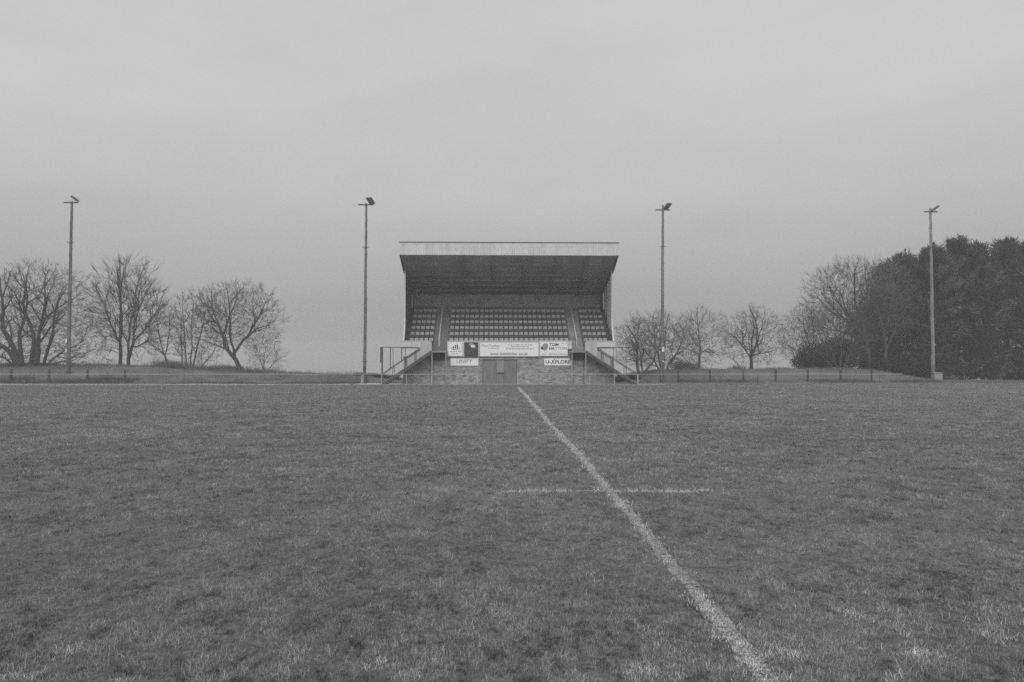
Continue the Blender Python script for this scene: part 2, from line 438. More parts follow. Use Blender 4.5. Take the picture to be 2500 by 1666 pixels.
# seats
def seat_mesh():
    m = MB()
    pr = [(-.165,.47),(-.175,.74),(-.14,.79),(.14,.79),(.175,.74),(.165,.47)]
    n = len(pr)
    vs = [(x, (z - .46) * .14, z) for x, z in pr] + [(x, .03 + (z - .46) * .14, z) for x, z in pr]
    m.add(vs, [tuple(range(n)), tuple(range(2*n-1, n-1, -1))] + [(i, i+n, (i+1)%n+n, (i+1)%n) for i in range(n)])
    # pan tipped up in front of the back
    m.add([(-.16,-.07,.26),(.16,-.07,.26),(.16,-.13,.52),(-.16,-.13,.52),(-.16,-.03,.26),(.16,-.03,.26),(.16,-.09,.53),(-.16,-.09,.53)],
          [(0,1,2,3),(7,6,5,4),(0,4,5,1),(1,5,6,2),(2,6,7,3),(3,7,4,0)])
    m.box(-.03, .03, -.04, .02, 0, .44)
    me = m.mesh('seat', [M['seat'], M['seat_frame_pan_shade']])
    for p in me.polygons:
        if p.index >= len(me.polygons) - 12: p.material_index = 1  # pan darkened along with the leg: shade below the backs put into its colour
    return me
SM = seat_mesh()
blocks = [(X0 + .40, 5, .448), (A1[1] + .06, 24, .462), (A2[1] + .02, 5, .448)]
for i in range(ROWS):
    for (xs, n, p) in blocks:
        for k in range(n):
            o = link('seat', SM, gs, (xs + p * (k + .5), rowY(i) + .1, rowZ(i)))
            o.rotation_euler = (random.uniform(-.03, .03), 0, random.uniform(-.03, .03))
# aisle handrails
for x in (-4.78, 7.82):
    h = MB()
    h.tube([(x, 72.75, 3.05), (x, 72.8, 4.1), (x, rowY(6) + .1, rowZ(6) + .62), (x, rowY(6) + .14, rowZ(6))], .036, 8)
    for i in (1, 2, 4): h.tube([(x, rowY(i), rowZ(i)), (x, rowY(i), rowZ(i) + .66)], .02, 6)
    h.build('aisle_handrail', M['plate'], gs)
# parapet of ribbed sheet (three lengths) with the wall behind it
for (a, b, z0) in ((-8.15, A1[0], 2.5), (A1[1], 6.88, 2.5), (6.88, 7.26, 3.2), (8.5, 11.2, 2.5)):
    p = MB().corr(rib_cols(a, b, z0, 3.9), .025, 71.93)
    p.box(a, b, 71.935, 71.99 if a != 6.88 else 71.985, z0 + .004, 3.885)
    p.build('parapet', M['cladding'], gs)
    MB().box(a - .01, b + .01 if a != A1[1] else b, 71.88, 72.02, 3.886, 3.93).build('coping', M['cladding'], gs)
# upper side walls: sheeted, with pale translucent strips
def side(x, xi, gaps):
    s = 1 if xi > x else -1
    ys = [72.9]; zf = []
    def strip(y0, y1, z0=2.5):
        if y0 < 72.95:
            poly = [(72.0, 2.5), (72.0, 3.95), (72.45, 4.6), (72.78, 5.3), (72.9, 6.0), (72.9, soff(72.9)), (y1, soff(y1)), (y1, 2.5)]
        else:
            poly = [(y0, 2.5), (y0, soff(y0)), (y1, soff(y1)), (y1, 2.5)]
        return MB().prism(poly, x, xi, 'x')
    y = 72.0
    for g0, g1, zlo, zhi in gaps:
        strip(y, g0).build('side_cladding', M['side_sheet'], gs)
        MB().box(min(x, xi), max(x, xi), g0, g1, 2.5, zlo).build('side_cladding', M['side_sheet'], gs)
        MB().prism([(g0, zhi), (g0, soff(g0)), (g1, soff(g1)), (g1, zhi)], x, xi, 'x').build('side_cladding', M['side_sheet'], gs)
        MB().box(min(x, xi) + .008, max(x, xi) - .008, g0, g1, zlo, zhi).build('translucent_strip', M['glow_sheet'], gs)
        y = g1
    strip(y, YB).build('side_cladding', M['side_sheet'], gs)
def glow():
    m = bpy.data.materials.new('translucent_sheet'); m.use_nodes = True
    t = m.node_tree; n = t.nodes; b = n['Principled BSDF']; l = t.links.new; o = n['Material Output']
    tr = n.new('ShaderNodeBsdfTranslucent'); di = n.new('ShaderNodeBsdfDiffuse'); mi = n.new('ShaderNodeMixShader')
    z = n.new('ShaderNodeTexNoise'); z.inputs['Scale'].default_value = 2
    r = n.new('ShaderNodeMapRange'); r.inputs['To Min'].default_value = .6; r.inputs['To Max'].default_value = .85
    l(z.outputs[0], r.inputs['Value']); l(r.outputs[0], tr.inputs[0]); l(r.outputs[0], di.inputs[0])
    mi.inputs[0].default_value = .85; l(di.outputs[0], mi.inputs[1]); l(tr.outputs[0], mi.inputs[2]); l(mi.outputs[0], o.inputs[0])
    return m
M['glow_sheet'] = glow()
side(X0, X0 + .06, [(79.0, 79.6, 7.4, 8.7)])
side(X1, X1 - .06, [(73.2, 73.9, 4.6, 10.0), (74.2, 74.9, 5.2, 9.7), (75.2, 75.7, 5.6, 9.5), (76.4, 76.9, 6.4, 9.3), (77.6, 78.6, 7.2, 8.9)])
for x, s in ((X0, -1), (X1, 1)):
    MB().prism([(72.86, 6.0), (72.86, soff(72.9) - .3), (72.97, soff(72.9) - .3), (72.97, 6.0), (72.86, 5.3), (72.52, 4.6), (72.07, 3.93), (71.97, 3.93), (72.43, 4.6), (72.76, 5.3)][::-1] if False else
               [(71.96, 3.94), (72.42, 4.62), (72.75, 5.32), (72.86, 6.0), (72.86, soff(72.9)), (72.9, soff(72.9)), (72.9, 6.0), (72.8, 5.3), (72.47, 4.6), (72.02, 3.94)],
               x + s * .015, x - s * .10, 'x').build('corner_trim', M['cladding'], gs)
# roof: lining, sheet, fascia, edge rafters, purlins
XR0, XR1 = X0 - .15, X1 + .15
rf = MB().prism([(YR + .06, soff(YR + .06) + .02), (YR + .06, soff(YR + .06) + .14), (YB + .5, soff(YB + .5) + .14), (YB + .5, soff(YB + .5) + .02)], XR0, XR1, 'x').build('roof', M['roofing'], gs)
MB().prism([(YR + .06, soff(YR + .06)), (YR + .06, soff(YR + .06) + .016), (YB, soff(YB) + .016), (YB, soff(YB))], XR0 + .02, XR1 - .02, 'x').build('lining', M['soffit'], rf)
for k in range(1, 7):
    y = YR + .5 + k * 1.5
    MB().prism([(y, soff(y) - .14), (y, soff(y) - .002), (y + .09, soff(y + .09) - .002), (y + .09, soff(y + .09) - .14)], XR0 + .2, XR1 - .2, 'x').build('purlin', M['soffit'], rf)
for x in (XR0, XR1 - .12):
    MB().prism([(YR + .05, soff(YR) - .0), (72.9, soff(72.9) - .42), (YB, soff(YB) - .2), (YB, soff(YB) - .004), (YR + .05, soff(YR + .05) - .004)][0:5], x, x + .12, 'x').build('rafter', M['steel'], rf)
for x in np.linspace(XR0 + 2.6, XR1 - 2.7, 6):
    MB().prism([(YR + .1, soff(YR) - .06), (73.2, soff(73.2) - .22), (YB, soff(YB) - .18), (YB, soff(YB) - .003), (YR + .1, soff(YR + .1) - .003)], x, x + .1, 'x').build('rafter', M['soffit'], rf)
fz0, fz1 = 11.40, 12.50
fa = MB().corr(rib_cols(XR0, XR1, fz0, fz1), .03, YR).box(XR0, XR1, YR + .005, YR + .055, fz0 + .005, fz1)
fa.box(XR0, XR0 + .05, YR + .055, YR + .7, fz0 + .03, fz1).box(XR1 - .05, XR1, YR + .055, YR + .7, fz0 + .03, fz1)
fo = fa.build('fascia', M['cladding'], rf)
MB().box(XR0 - .02, XR1 + .02, YR - .06, YR + .12, fz1 + .002, fz1 + .07).build('fascia_capping', M['trim'], fo)

# stairs at each end
def stair(xb, xt, label):
    s = 1 if xt > xb else -1
    zt, n, ya, yb = 3.0, 16, 70.62, 71.72
    st = thing('staircase', (xb, 71.1, 0), label, 'staircase', 'stairs up to the stand')
    def Zs(x): return zt * (x - xb) / (xt - xb)
    for y in (ya, yb):
        MB().prism([(xb - s * .05, -.0), (xt, Zs(xt) - .02), (xt, Zs(xt) - .34), (xb + s * .42, -.0)], y, y + .06, 'y').build('stringer', M['steel'], st)
        MB().bar((xb, y + .03, .035), (xt, y + .03, zt + .015), .075, .03).build('stringer_edge', M['steel_grey'], st)
    for k in range(1, n):
        x = xb + (xt - xb) * (k + .5) / n; z = zt * k / n
        MB().box(x - .16, x + .16, ya + .065, yb - .005, z - .04, z).build('tread', M['concrete'], st)
    # landing with its posts
    xe = xt + s * 1.38
    xa, xz = min(xt, xe), max(xt, xe)
    MB().box(xa + .005, xz, ya, 71.86, 2.84, 3.0).build('landing', M['concrete'], st)
    for x in (xa + .05, xz - .1):
        MB().box(x, x + .09, ya + .02, ya + .11, 0, 2.838).build('post', M['steel_grey'], st)
    MB().box(xa + .02, xz - .02, 71.6, 71.7, 2.2, 2.836).build('bearer', M['dark'], st)
    # handrails and balusters
    for y in (ya + .03, yb + .03):
        h = MB().bar((xb + s * .05, y, .92), (xt, y, zt + .92), .05, .06)
        h.build('handrail', M['steel'], st)
        for k, f in enumerate((.0, .22, .44, .66)):
            x = xb + (xt - xb) * f + s * .06
            MB().bar((x, y, max(0, Zs(x))), (x, y, Zs(x) + .90), .05, .05).build('baluster', M['white_rail'] if f in (0, .44) and y < 71 else M['steel'], st)
    # ribbed guard sheet on the upper half of the flight
    xg = xb + (xt - xb) * .50
    lo, hi = min(xg, xt), max(xg, xt)
    g = MB().corr(rib_cols(lo, hi, lambda x: Zs(x) + .05, lambda x: Zs(x) + .90, .16), .02, yb + .10)
    g.corr([(x, a, b) for x, a, b in rib_cols(lo, hi, lambda x: Zs(x) + .05, lambda x: Zs(x) + .90, .16)][::-1], -.02, yb + .11)
    g.build('guard_sheet', M['guard'], st)
    lo2, hi2 = (xt - .95, xt + .02) if s > 0 else (xt - .02, xt + .95)
    g = MB().corr(rib_cols(lo2, hi2, lambda x: Zs(x) + .06, 3.9, .16), .02, ya - .005); g.box(lo2 + .01, hi2 - .01, ya - .003, ya - .001, 3.0, 3.88)
    g.build('guard_sheet', M['guard'], st)
    # tall outer frame
    xq = xb + (xt - xb) * .73
    MB().bar((xb - s * .18, yb + .16, 3.32), (xq, yb + .16, 3.32), .05, .06).build('frame_rail', M['steel'], st)
    return st, s, yb, Zs
st, s, yb, Zs = stair(-9.75, -5.36, 'grey staircase left of the adverts, with a thick dark outer post')
MB().box(-10.0, -9.80, yb + .1, yb + .28, 1.95, 3.36).build('gate_leaf', M['steel'], st)
MB().box(-9.91, -9.79, yb + .29, yb + .4, 0, 3.36).build('post', M['steel'], st)
for x, w in ((-9.12, .07), (-8.87, .035), (-8.12, .07), (-7.75, .035)):
    MB().box(x, x + w, yb + .13, yb + .2, Zs(x) + .9, 3.30).build('frame_post', M['steel'], st)
st, s, yb, Zs = stair(13.05, 8.44, 'grey staircase right of the adverts, rising in front of bare trees')
for x, w in ((9.9, .05), (11.02, .05), (11.3, .05), (12.2, .045)):
    MB().box(x, x + w, yb + .13, yb + .2, max(0, Zs(x)) + .9, 3.30).build('frame_post', M['steel_grey'], st)
MB().bar((11.1, yb + .16, 2.48), (12.7, yb + .16, 2.48), .04, .04).build('frame_rail', M['steel_grey'], st)

# ------------------------------------------------------------------ advert boards
def px_board(u0, u1, v0, v1, y):
    a = at(u0, v1, y); b = at(u1, v0, y); return a.x, b.x, a.z, b.z
def text_mesh(body, width, height, bold=0.0):
    c = bpy.data.curves.new('lettering', 'FONT'); c.body = body; c.size = 1; c.offset = bold; c.resolution_u = 3
    c.align_x = 'CENTER'
    o = bpy.data.objects.new('lettering_tmp', c); COL.objects.link(o)
    dg = bpy.context.evaluated_depsgraph_get(); dg.update()
    me = bpy.data.meshes.new_from_object(o.evaluated_get(dg))
    bpy.data.objects.remove(o); bpy.data.curves.remove(c)
    n = len(me.vertices); co = np.zeros(n * 3, np.float32); me.vertices.foreach_get('co', co); co = co.reshape(-1, 3)
    lo, hi = co.min(0), co.max(0); cen = (lo + hi) / 2
    sx = width / (hi[0] - lo[0]); sz = height / (hi[1] - lo[1]) if height else sx
    out = np.zeros_like(co); out[:, 0] = (co[:, 0] - cen[0]) * sx; out[:, 2] = (co[:, 1] - cen[1]) * sz
    me.vertices.foreach_set('co', out.ravel()); me.update()
    return me
def lettering(body, u0, u1, v0, v1, y, m, parent, bold=0.0):
    x0, x1, z0, z1 = px_board(u0, u1, v0, v1, y)
    me = text_mesh(body, x1 - x0, z1 - z0, bold); me.materials.clear(); me.materials.append(m)
    return link('lettering', me, parent, ((x0 + x1) / 2, y, (z0 + z1) / 2))
def shape(pts, y, m, parent, name='emblem', th=.004):
    P = [at(u, v, y) for u, v in pts]
    return MB().prism([(p.x, p.z) for p in P], y, y + th, 'y').build(name, m, parent)
def sign(name, u0, u1, v0, v1, label, m, y=71.84, th=.03, frame=None):
    x0, x1, z0, z1 = px_board(u0, u1, v0, v1, y)
    r = thing(name, ((x0 + x1) / 2, y, z0), label, 'sign', 'advert boards on the stand')
    MB().box(x0, x1, y, y + th, z0, z1).build('panel', m, r)
    if frame:
        f = .035
        for bx in ((x0 - f, x0, z0 - f, z1 + f), (x1, x1 + f, z0 - f, z1 + f), (x0, x1, z1, z1 + f), (x0, x1, z0 - f, z0)):
            MB().box(bx[0], bx[1], y - .012, y + th, bx[2], bx[3]).build('frame', frame, r)
    return r
def ell(cu, cv, ru, rv, n=20, a0=0, a1=360):
    return [(cu + ru * math.cos(R(a0 + (a1 - a0) * k / n)), cv + rv * math.sin(R(a0 + (a1 - a0) * k / n))) for k in range(n if a1 - a0 == 360 else n + 1)]
def greek(u0, u1, v, y, m, parent, h=1.1, seed=1):
    """rows of print too small to read: word-length dashes"""
    rnd = random.Random(seed); u = u0
    while u < u1 - 1.5:
        w = min(rnd.uniform(3, 8), u1 - u); 
        x0, x1, z0, z1 = px_board(u, u + w, v - h, v + h, y)
        MB().box(x0, x1, y, y + .003, z0, z1).build('small_print', m, parent); u += w + 1.6
YS = 71.84; YT = YS - .006
s1 = sign('sign_board', 1094.5, 1129, 836, 870, 'square white board with a bar chart logo in a ring', M['board'])
for u, t in ((1107, 846), (1111.7, 843), (1116.5, 840.8)):
    shape([(u - 1.3, 851.5), (u + 1.3, 851.5), (u + 1.3, t), (u - 1.3, t)], YT, M['ink'], s1)
oe, ie = ell(1112, 850.5, 11, 4.0, 22, -35, 215), ell(1112, 850.3, 9.8, 3.0, 22, -35, 215)
for k in range(len(oe) - 1): shape([oe[k], oe[k + 1], ie[k + 1], ie[k]], YT, M['ink_mid'], s1)
greek(1099, 1126, 858, YT, M['ink_pale'], s1, .9, 3); greek(1103, 1120, 863.5, YT, M['ink_pale'], s1, .9, 4)
s2 = sign('sign_board', 1133.5, 1167, 836, 870, 'square dark board with a pale leaf shape, beside the long white advert', M['board_dark'])
shape([(1144.5, 839), (1150, 837.3), (1155, 838), (1157, 841), (1159.5, 844), (1160.5, 849), (1156, 848.5), (1149.5, 849), (1150, 846), (1146, 843)], YT, M['ink_pale'], s2)
shape([(1150, 843.5), (1156, 842), (1160, 845), (1160.8, 848.6), (1150, 848.8)], YT - .006, M['board'], s2)
for v, mm in ((851, 'ink_mid'), (858.5, 'ink_mid')):
    shape([(1134, v - .5), (1166.5, v - .5), (1166.5, v + .5), (1134, v + .5)], YT, M[mm], s2, 'stripe')
greek(1143, 1161, 854.3, YT, M['ink_mid'], s2, .8, 5); greek(1141, 1158, 862, YT, M['ink_mid'], s2, .9, 6); greek(1137, 1164, 866.3, YT, M['ink_mid'], s2, .9, 7)
s3 = sign('sign_board', 1172, 1314.5, 836.5, 869.8, 'long white timber merchant board, widest of the adverts', M['board'], frame=M['guard'])
lettering('MonTimber', 1176, 1221, 840.5, 848.3, YT, M['ink_pale'], s3, .0)
greek(1192, 1222, 851.2, YT, M['ink_pale'], s3, .6, 8)
for v, a, b, sd_ in ((842.5, 1240, 1300, 9), (847, 1248, 1293, 10), (852, 1235, 1304, 11)): greek(a, b, v, YT, M['ink_pale'], s3, .9, sd_)
lettering('www.montimber.co.uk', 1196.5, 1288.5, 860.2, 867.6, YT, M['ink_mid'], s3, .012)
s4 = sign('sign_board', 1318.5, 1386, 834.5, 869.3, 'white board reading TOM HATTON beside grey rounded shapes', M['board'])
shape(ell(1330.5, 847.5, 6.6, 9.2), YT, M['ink_pale'], s4)
shape([(1328, 842), (1327.5, 838.8), (1331, 840), (1334, 838.5), (1338, 841), (1338, 846), (1334, 850)], YT - .006, M['ink_pale'], s4)
shape(ell(1323.2, 850, 2.9, 4), YT - .010, M['ink_mid'], s4)
lettering('TOM', 1340.5, 1363.5, 837.8, 845.2, YT, M['ink_mid'], s4, .03)
lettering('HA', 1340.5, 1354.2, 847.2, 854.8, YT, M['ink_mid'], s4, .035)
lettering('TTON', 1354.8, 1384, 847.2, 854.8, YT, M['ink_pale'], s4, .02)
lettering('07793 770131', 1340.5, 1383.5, 862.6, 866.8, YT, M['ink_pale'], s4, .015)
greek(1372, 1380, 838.5, YT, M['ink_pale'], s4, .8, 12); shape(ell(1382, 838, 1.2, 1.4, 10), YT, M['ink_mid'], s4)
greek(1323, 1336, 862.5, YT, M['ink_pale'], s4, .5, 13); greek(1324, 1334, 866, YT, M['ink_pale'], s4, .5, 14)
s5 = sign('sign_board', 1100, 1168, 875.6, 893, 'small white board reading UNIFY on the brick wall', M['board'], 71.95)
lettering('UNIFY', 1115, 1153, 877.6, 886.8, 71.944, M['ink_mid'], s5, .0)
s6 = sign('sign_board', 1328.6, 1396.6, 875.2, 892.6, 'small white board reading U-XPLORE on the brick wall', M['board'], 71.95)
lettering('U-', 1332, 1345.5, 879.6, 888, 71.944, M['ink'], s6, .02)
lettering('PLORE', 1355.5, 1393, 879.6, 888, 71.944, M['ink'], s6, .02)
shape([(1344.8, 890.3), (1346.6, 890.3), (1355, 876.6), (1353.2, 876.6)], 71.944, M['ink'], s6)
shape([(1346.6, 879.8), (1348.8, 879.8), (1354.6, 888), (1352.4, 888)], 71.940, M['ink'], s6)

# ------------------------------------------------------------------ floodlight poles
def pole(bx, by, tu, tv, label, yaw, m, sleeve=False, plates=(), cabinet=False, r0=.2, arm_off=0.0, top_up=.0):
    b = Vector((bx, by, Hf(bx, by) - .05)); t = at(tu, tv, by)
    r = thing('floodlight_pole', (b.x, b.y, b.z + .05), label, 'floodlight', 'floodlights along the far side')
    d = t - b; Lh = d.z
    def P(z): return b + d * (z / Lh)
    hs = np.linspace(0, Lh, 14)
    MB().tube([P(h) + Vector((random.uniform(-.012, .012), 0, 0)) for h in hs], [r0 * (1 - .42 * h / Lh) for h in hs], 12).build('shaft', m, r, True)
    # conduit up the front
    MB().tube([P(.3) + Vector((-.1, -r0 - .02, 0)), P(Lh * .5) + Vector((-.07, -r0 * .85 - .02, 0)), P(Lh - .4) + Vector((-.03, -r0 * .66, 0))], .028, 6).build('conduit', M['steel_grey'], r)
    z = Lh - .15 - top_up
    c = P(z)
    MB().box(c.x - .72, c.x + .68, c.y - .16, c.y - .04, c.z - .05, c.z + .06).build('crossarm', M['steel'], r)
    # flood lamp head, tilted plate with hood and bracket
    hd = MB().box(-.29, .29, -.42, .42, -.045, .045); hd.box(-.25, .25, -.36, .36, .045, .085)
    tilt = R(33)
    rot = Matrix.Rotation(yaw, 4, 'Z') @ Matrix.Rotation(-tilt, 4, 'X')
    cen = c + Vector((.42, -.22, .36))
    ho = MB().add([rot @ Vector(p) + cen for p in hd.v], hd.f).build('lamp_head', M['lamp'], r)
    MB().tube([c + Vector((.40, -.1, .05)), cen], .03, 6).build('bracket', M['steel'], r)
    # step bolts
    k = 0; zz = Lh - 1.1
    while zz > 5.5:
        sd = 1 if k % 2 else -1; q = P(zz); rr = r0 * (1 - .42 * zz / Lh)
        MB().tube([q + Vector((sd * rr * .6, 0, 0)), q + Vector((sd * (rr + .09), 0, .01))], .018, 5).build('step_bolt', M['steel'], r)
        zz -= .52; k += 1
    q = P(Lh - 4.1); MB().bar(q + Vector((-.32, -.16, 0)), q + Vector((.34, -.16, 0)), .05, .05).build('foot_bar', M['steel'], r)
    q = P(2.0); MB().bar(q + Vector((-.3, -.2, .1)), q + Vector((.35, -.2, .1)), .03, .03).build('foot_bar', M['steel'], r)
    if sleeve:
        q = P(.0); MB().box(q.x - .27, q.x - .02, q.y - .3, q.y - .1, b.z, b.z + .88).build('switch_box', M['steel_grey'], r)
        MB().box(q.x - .01, q.x + .22, q.y - .3, q.y + .2, b.z, b.z + .90).build('sleeve', M['steel'], r)
    for (zz, w, h, dx) in plates:
        q = P(zz); MB().box(q.x + dx - w / 2, q.x + dx + w / 2, q.y - r0 - .06, q.y - r0 - .045, q.z, q.z + h).build('plate', M['plate'], r)
    return r
def gx_at(u, y): return at(u, 900, y).x
pole(gx_at(167, 79.5), 79.5, 175.5, 492, 'floodlight pole behind the big spreading tree at far left', R(-58), M['pole'], False, [(3.1, .16, .38, -.12), (2.2, .14, .22, -.12)], r0=.20)
pole(gx_at(890, 73.6), 73.6, 894.5, 497, 'floodlight pole with a box at its foot, just left of the stand', R(-24), M['pole'], True, r0=.165)
pole(gx_at(1616.5, 77.0), 77.0, 1618, 501, 'floodlight pole just right of the stand, rising out of bare trees', R(26), M['pole'], False, [(3.0, .24, .46, .04), (2.0, .14, .14, .04)], r0=.175, top_up=.36)
pole(gx_at(2278, 82.0), 82.0, 2271, 509, 'pale floodlight pole in front of the dark conifers at right', R(58), M['pole_pale'], r0=.20, top_up=.25)
cx = gx_at(2287, 80.6)
cb = thing('control_cabinet', (cx, 80.6, 0), 'square grey cabinet at the foot of the right floodlight pole', 'cabinet')
MB().box(cx - .42, cx + .42, 80.3, 80.9, .06, .92).build('body', M['cabinet'], cb)
MB().prism([(80.24, .92), (80.24, .95), (80.96, 1.0), (80.96, .92)], cx - .46, cx + .46, 'x').build('lid', M['cabinet'], cb)
MB().box(cx - .34, cx + .36, 80.285, 80.298, .12, .86).build('door', M['cabinet'], cb)
MB().box(cx - .4, cx + .4, 80.32, 80.88, -.02, .058).build('plinth', M['dark'], cb)

# ------------------------------------------------------------------ pitch rail and field fences
YRAIL = 70.05
def rail_run(x0, x1, posts, label, zr=.92, thin=.022, dark=()):
    r = thing('pitch_barrier', ((x0 + x1) / 2, YRAIL, 0), label, 'barrier', 'white rail round the pitch')
    n = max(2, int((x1 - x0) / 3)); xs = np.linspace(x0, x1, n)
    MB().tube([(x, YRAIL, zr + .012 * math.sin(x * .9)) for x in xs], thin, 6).build('rail', M['white_rail'], r)
    for x in posts:
        MB().tube([(x, YRAIL + .03, -.05), (x + random.uniform(-.015, .015), YRAIL + .03, zr)], .03, 7).build('post', M['steel'] if x in dark else (M['white_rail'] if thin > .02 else M['fence_wood']), r)
ps = [gx_at(u, YRAIL) for u in (992.5, 1054, 1115)]
rail_run(gx_at(932, YRAIL) + .02, gx_at(1166, YRAIL), ps + [gx_at(1166, YRAIL)], 'white rail on thin posts before the left half of the stand')
ps = [gx_at(u, YRAIL) for u in (1264, 1320, 1380, 1440, 1500, 1558)]
rail_run(gx_at(1264, YRAIL), gx_at(1562, YRAIL), ps, 'white rail on thin posts before the right half of the stand')
xa = gx_at(872, YRAIL)
rail_run(-52, gx_at(931, YRAIL), [gx_at(24, YRAIL), gx_at(450, YRAIL), xa], 'long white rail running left from the stand past the grass bank', .93, .018, (xa,))
xa = gx_at(2147, YRAIL)
rail_run(gx_at(1563, YRAIL), gx_at(2204, YRAIL), [gx_at(1850, YRAIL), xa], 'long white rail running right from the stand, ending near the conifers', .92, .016, (xa,))
def field_fence(us, y, label, rails):
    xs = [gx_at(u, y) for u in us]
    r = thing('field_fence', ((xs[0] + xs[-1]) / 2, y, 0), label, 'fence', 'dark post fences at the bank foot')
    for x in xs:
        z = Hf(x, y); w = random.uniform(.07, .1); hh = random.uniform(1.12, 1.22); lean = random.uniform(-.03, .03)
        MB().bar((x, y, z - .1), (x + lean, y, z + hh), w * 2, w * 1.7).build('post', M['fence_wood'], r)
    for zr, mm, t in rails:
        for a, b in zip(xs[:-1], xs[1:]):
            MB().tube([(a, y - .09, Hf(a, y) + zr), ((a + b) / 2, y - .09, Hf((a + b) / 2, y) + zr - .015), (b, y - .09, Hf(b, y) + zr)], t, 5).build('wire', mm, r)
field_fence((-160, -65, 28, 120, 214, 306), 77.2, 'dark wooden posts at the foot of the left bank', [(1.0, M['steel_grey'], .012)])
field_fence((1656, 1733, 1814, 1893, 1972, 2052, 2127), 77.0, 'dark wooden posts with wires at the foot of the right bank', [(1.06, M['steel'], .02), (.55, M['steel'], .008)])

# ------------------------------------------------------------------ trees
def tubes_mesh(name, polys, m):
    """polys: list of (pts (k,3), radii (k,), sides)"""
    by = {}
    for p, r, k in polys: by.setdefault(k, []).append((p, r))
    Vs, Fs, base = [], [], 0
    for k, lst in by.items():
        P = np.concatenate([a for a, _ in lst]); rad = np.concatenate([b for _, b in lst])
        ln = np.array([len(a) for a, _ in lst]); last = np.cumsum(ln) - 1; first = last - ln + 1
        nxt = np.minimum(np.arange(len(P)) + 1, len(P) - 1); prv = np.maximum(np.arange(len(P)) - 1, 0)
        nxt[last] = last; prv[first] = first
        T = P[nxt] - P[prv]; T /= (np.linalg.norm(T, axis=1, keepdims=True) + 1e-9)
        ref = np.where(np.abs(T[:, 1:2]) < .9, [[0., 1., 0.]], [[1., 0., 0.]])
        A = np.cross(T, ref); A /= (np.linalg.norm(A, axis=1, keepdims=True) + 1e-9); B = np.cross(T, A)
        q = np.arange(k) * 2 * np.pi / k
        ring = P[:, None, :] + rad[:, None, None] * (A[:, None, :] * np.cos(q)[None, :, None] + B[:, None, :] * np.sin(q)[None, :, None])
        Vs.append(ring.reshape(-1, 3))
        i = np.setdiff1d(np.arange(len(P)), last)
        c = np.arange(k); c2 = (c + 1) % k
        f = np.stack([i[:, None] * k + c, i[:, None] * k + c2, (i[:, None] + 1) * k + c2, (i[:, None] + 1) * k + c], -1).reshape(-1, 4) + base
        Fs.append(f); base += len(P) * k
    return np_mesh(name, np.concatenate(Vs), Fs, m)

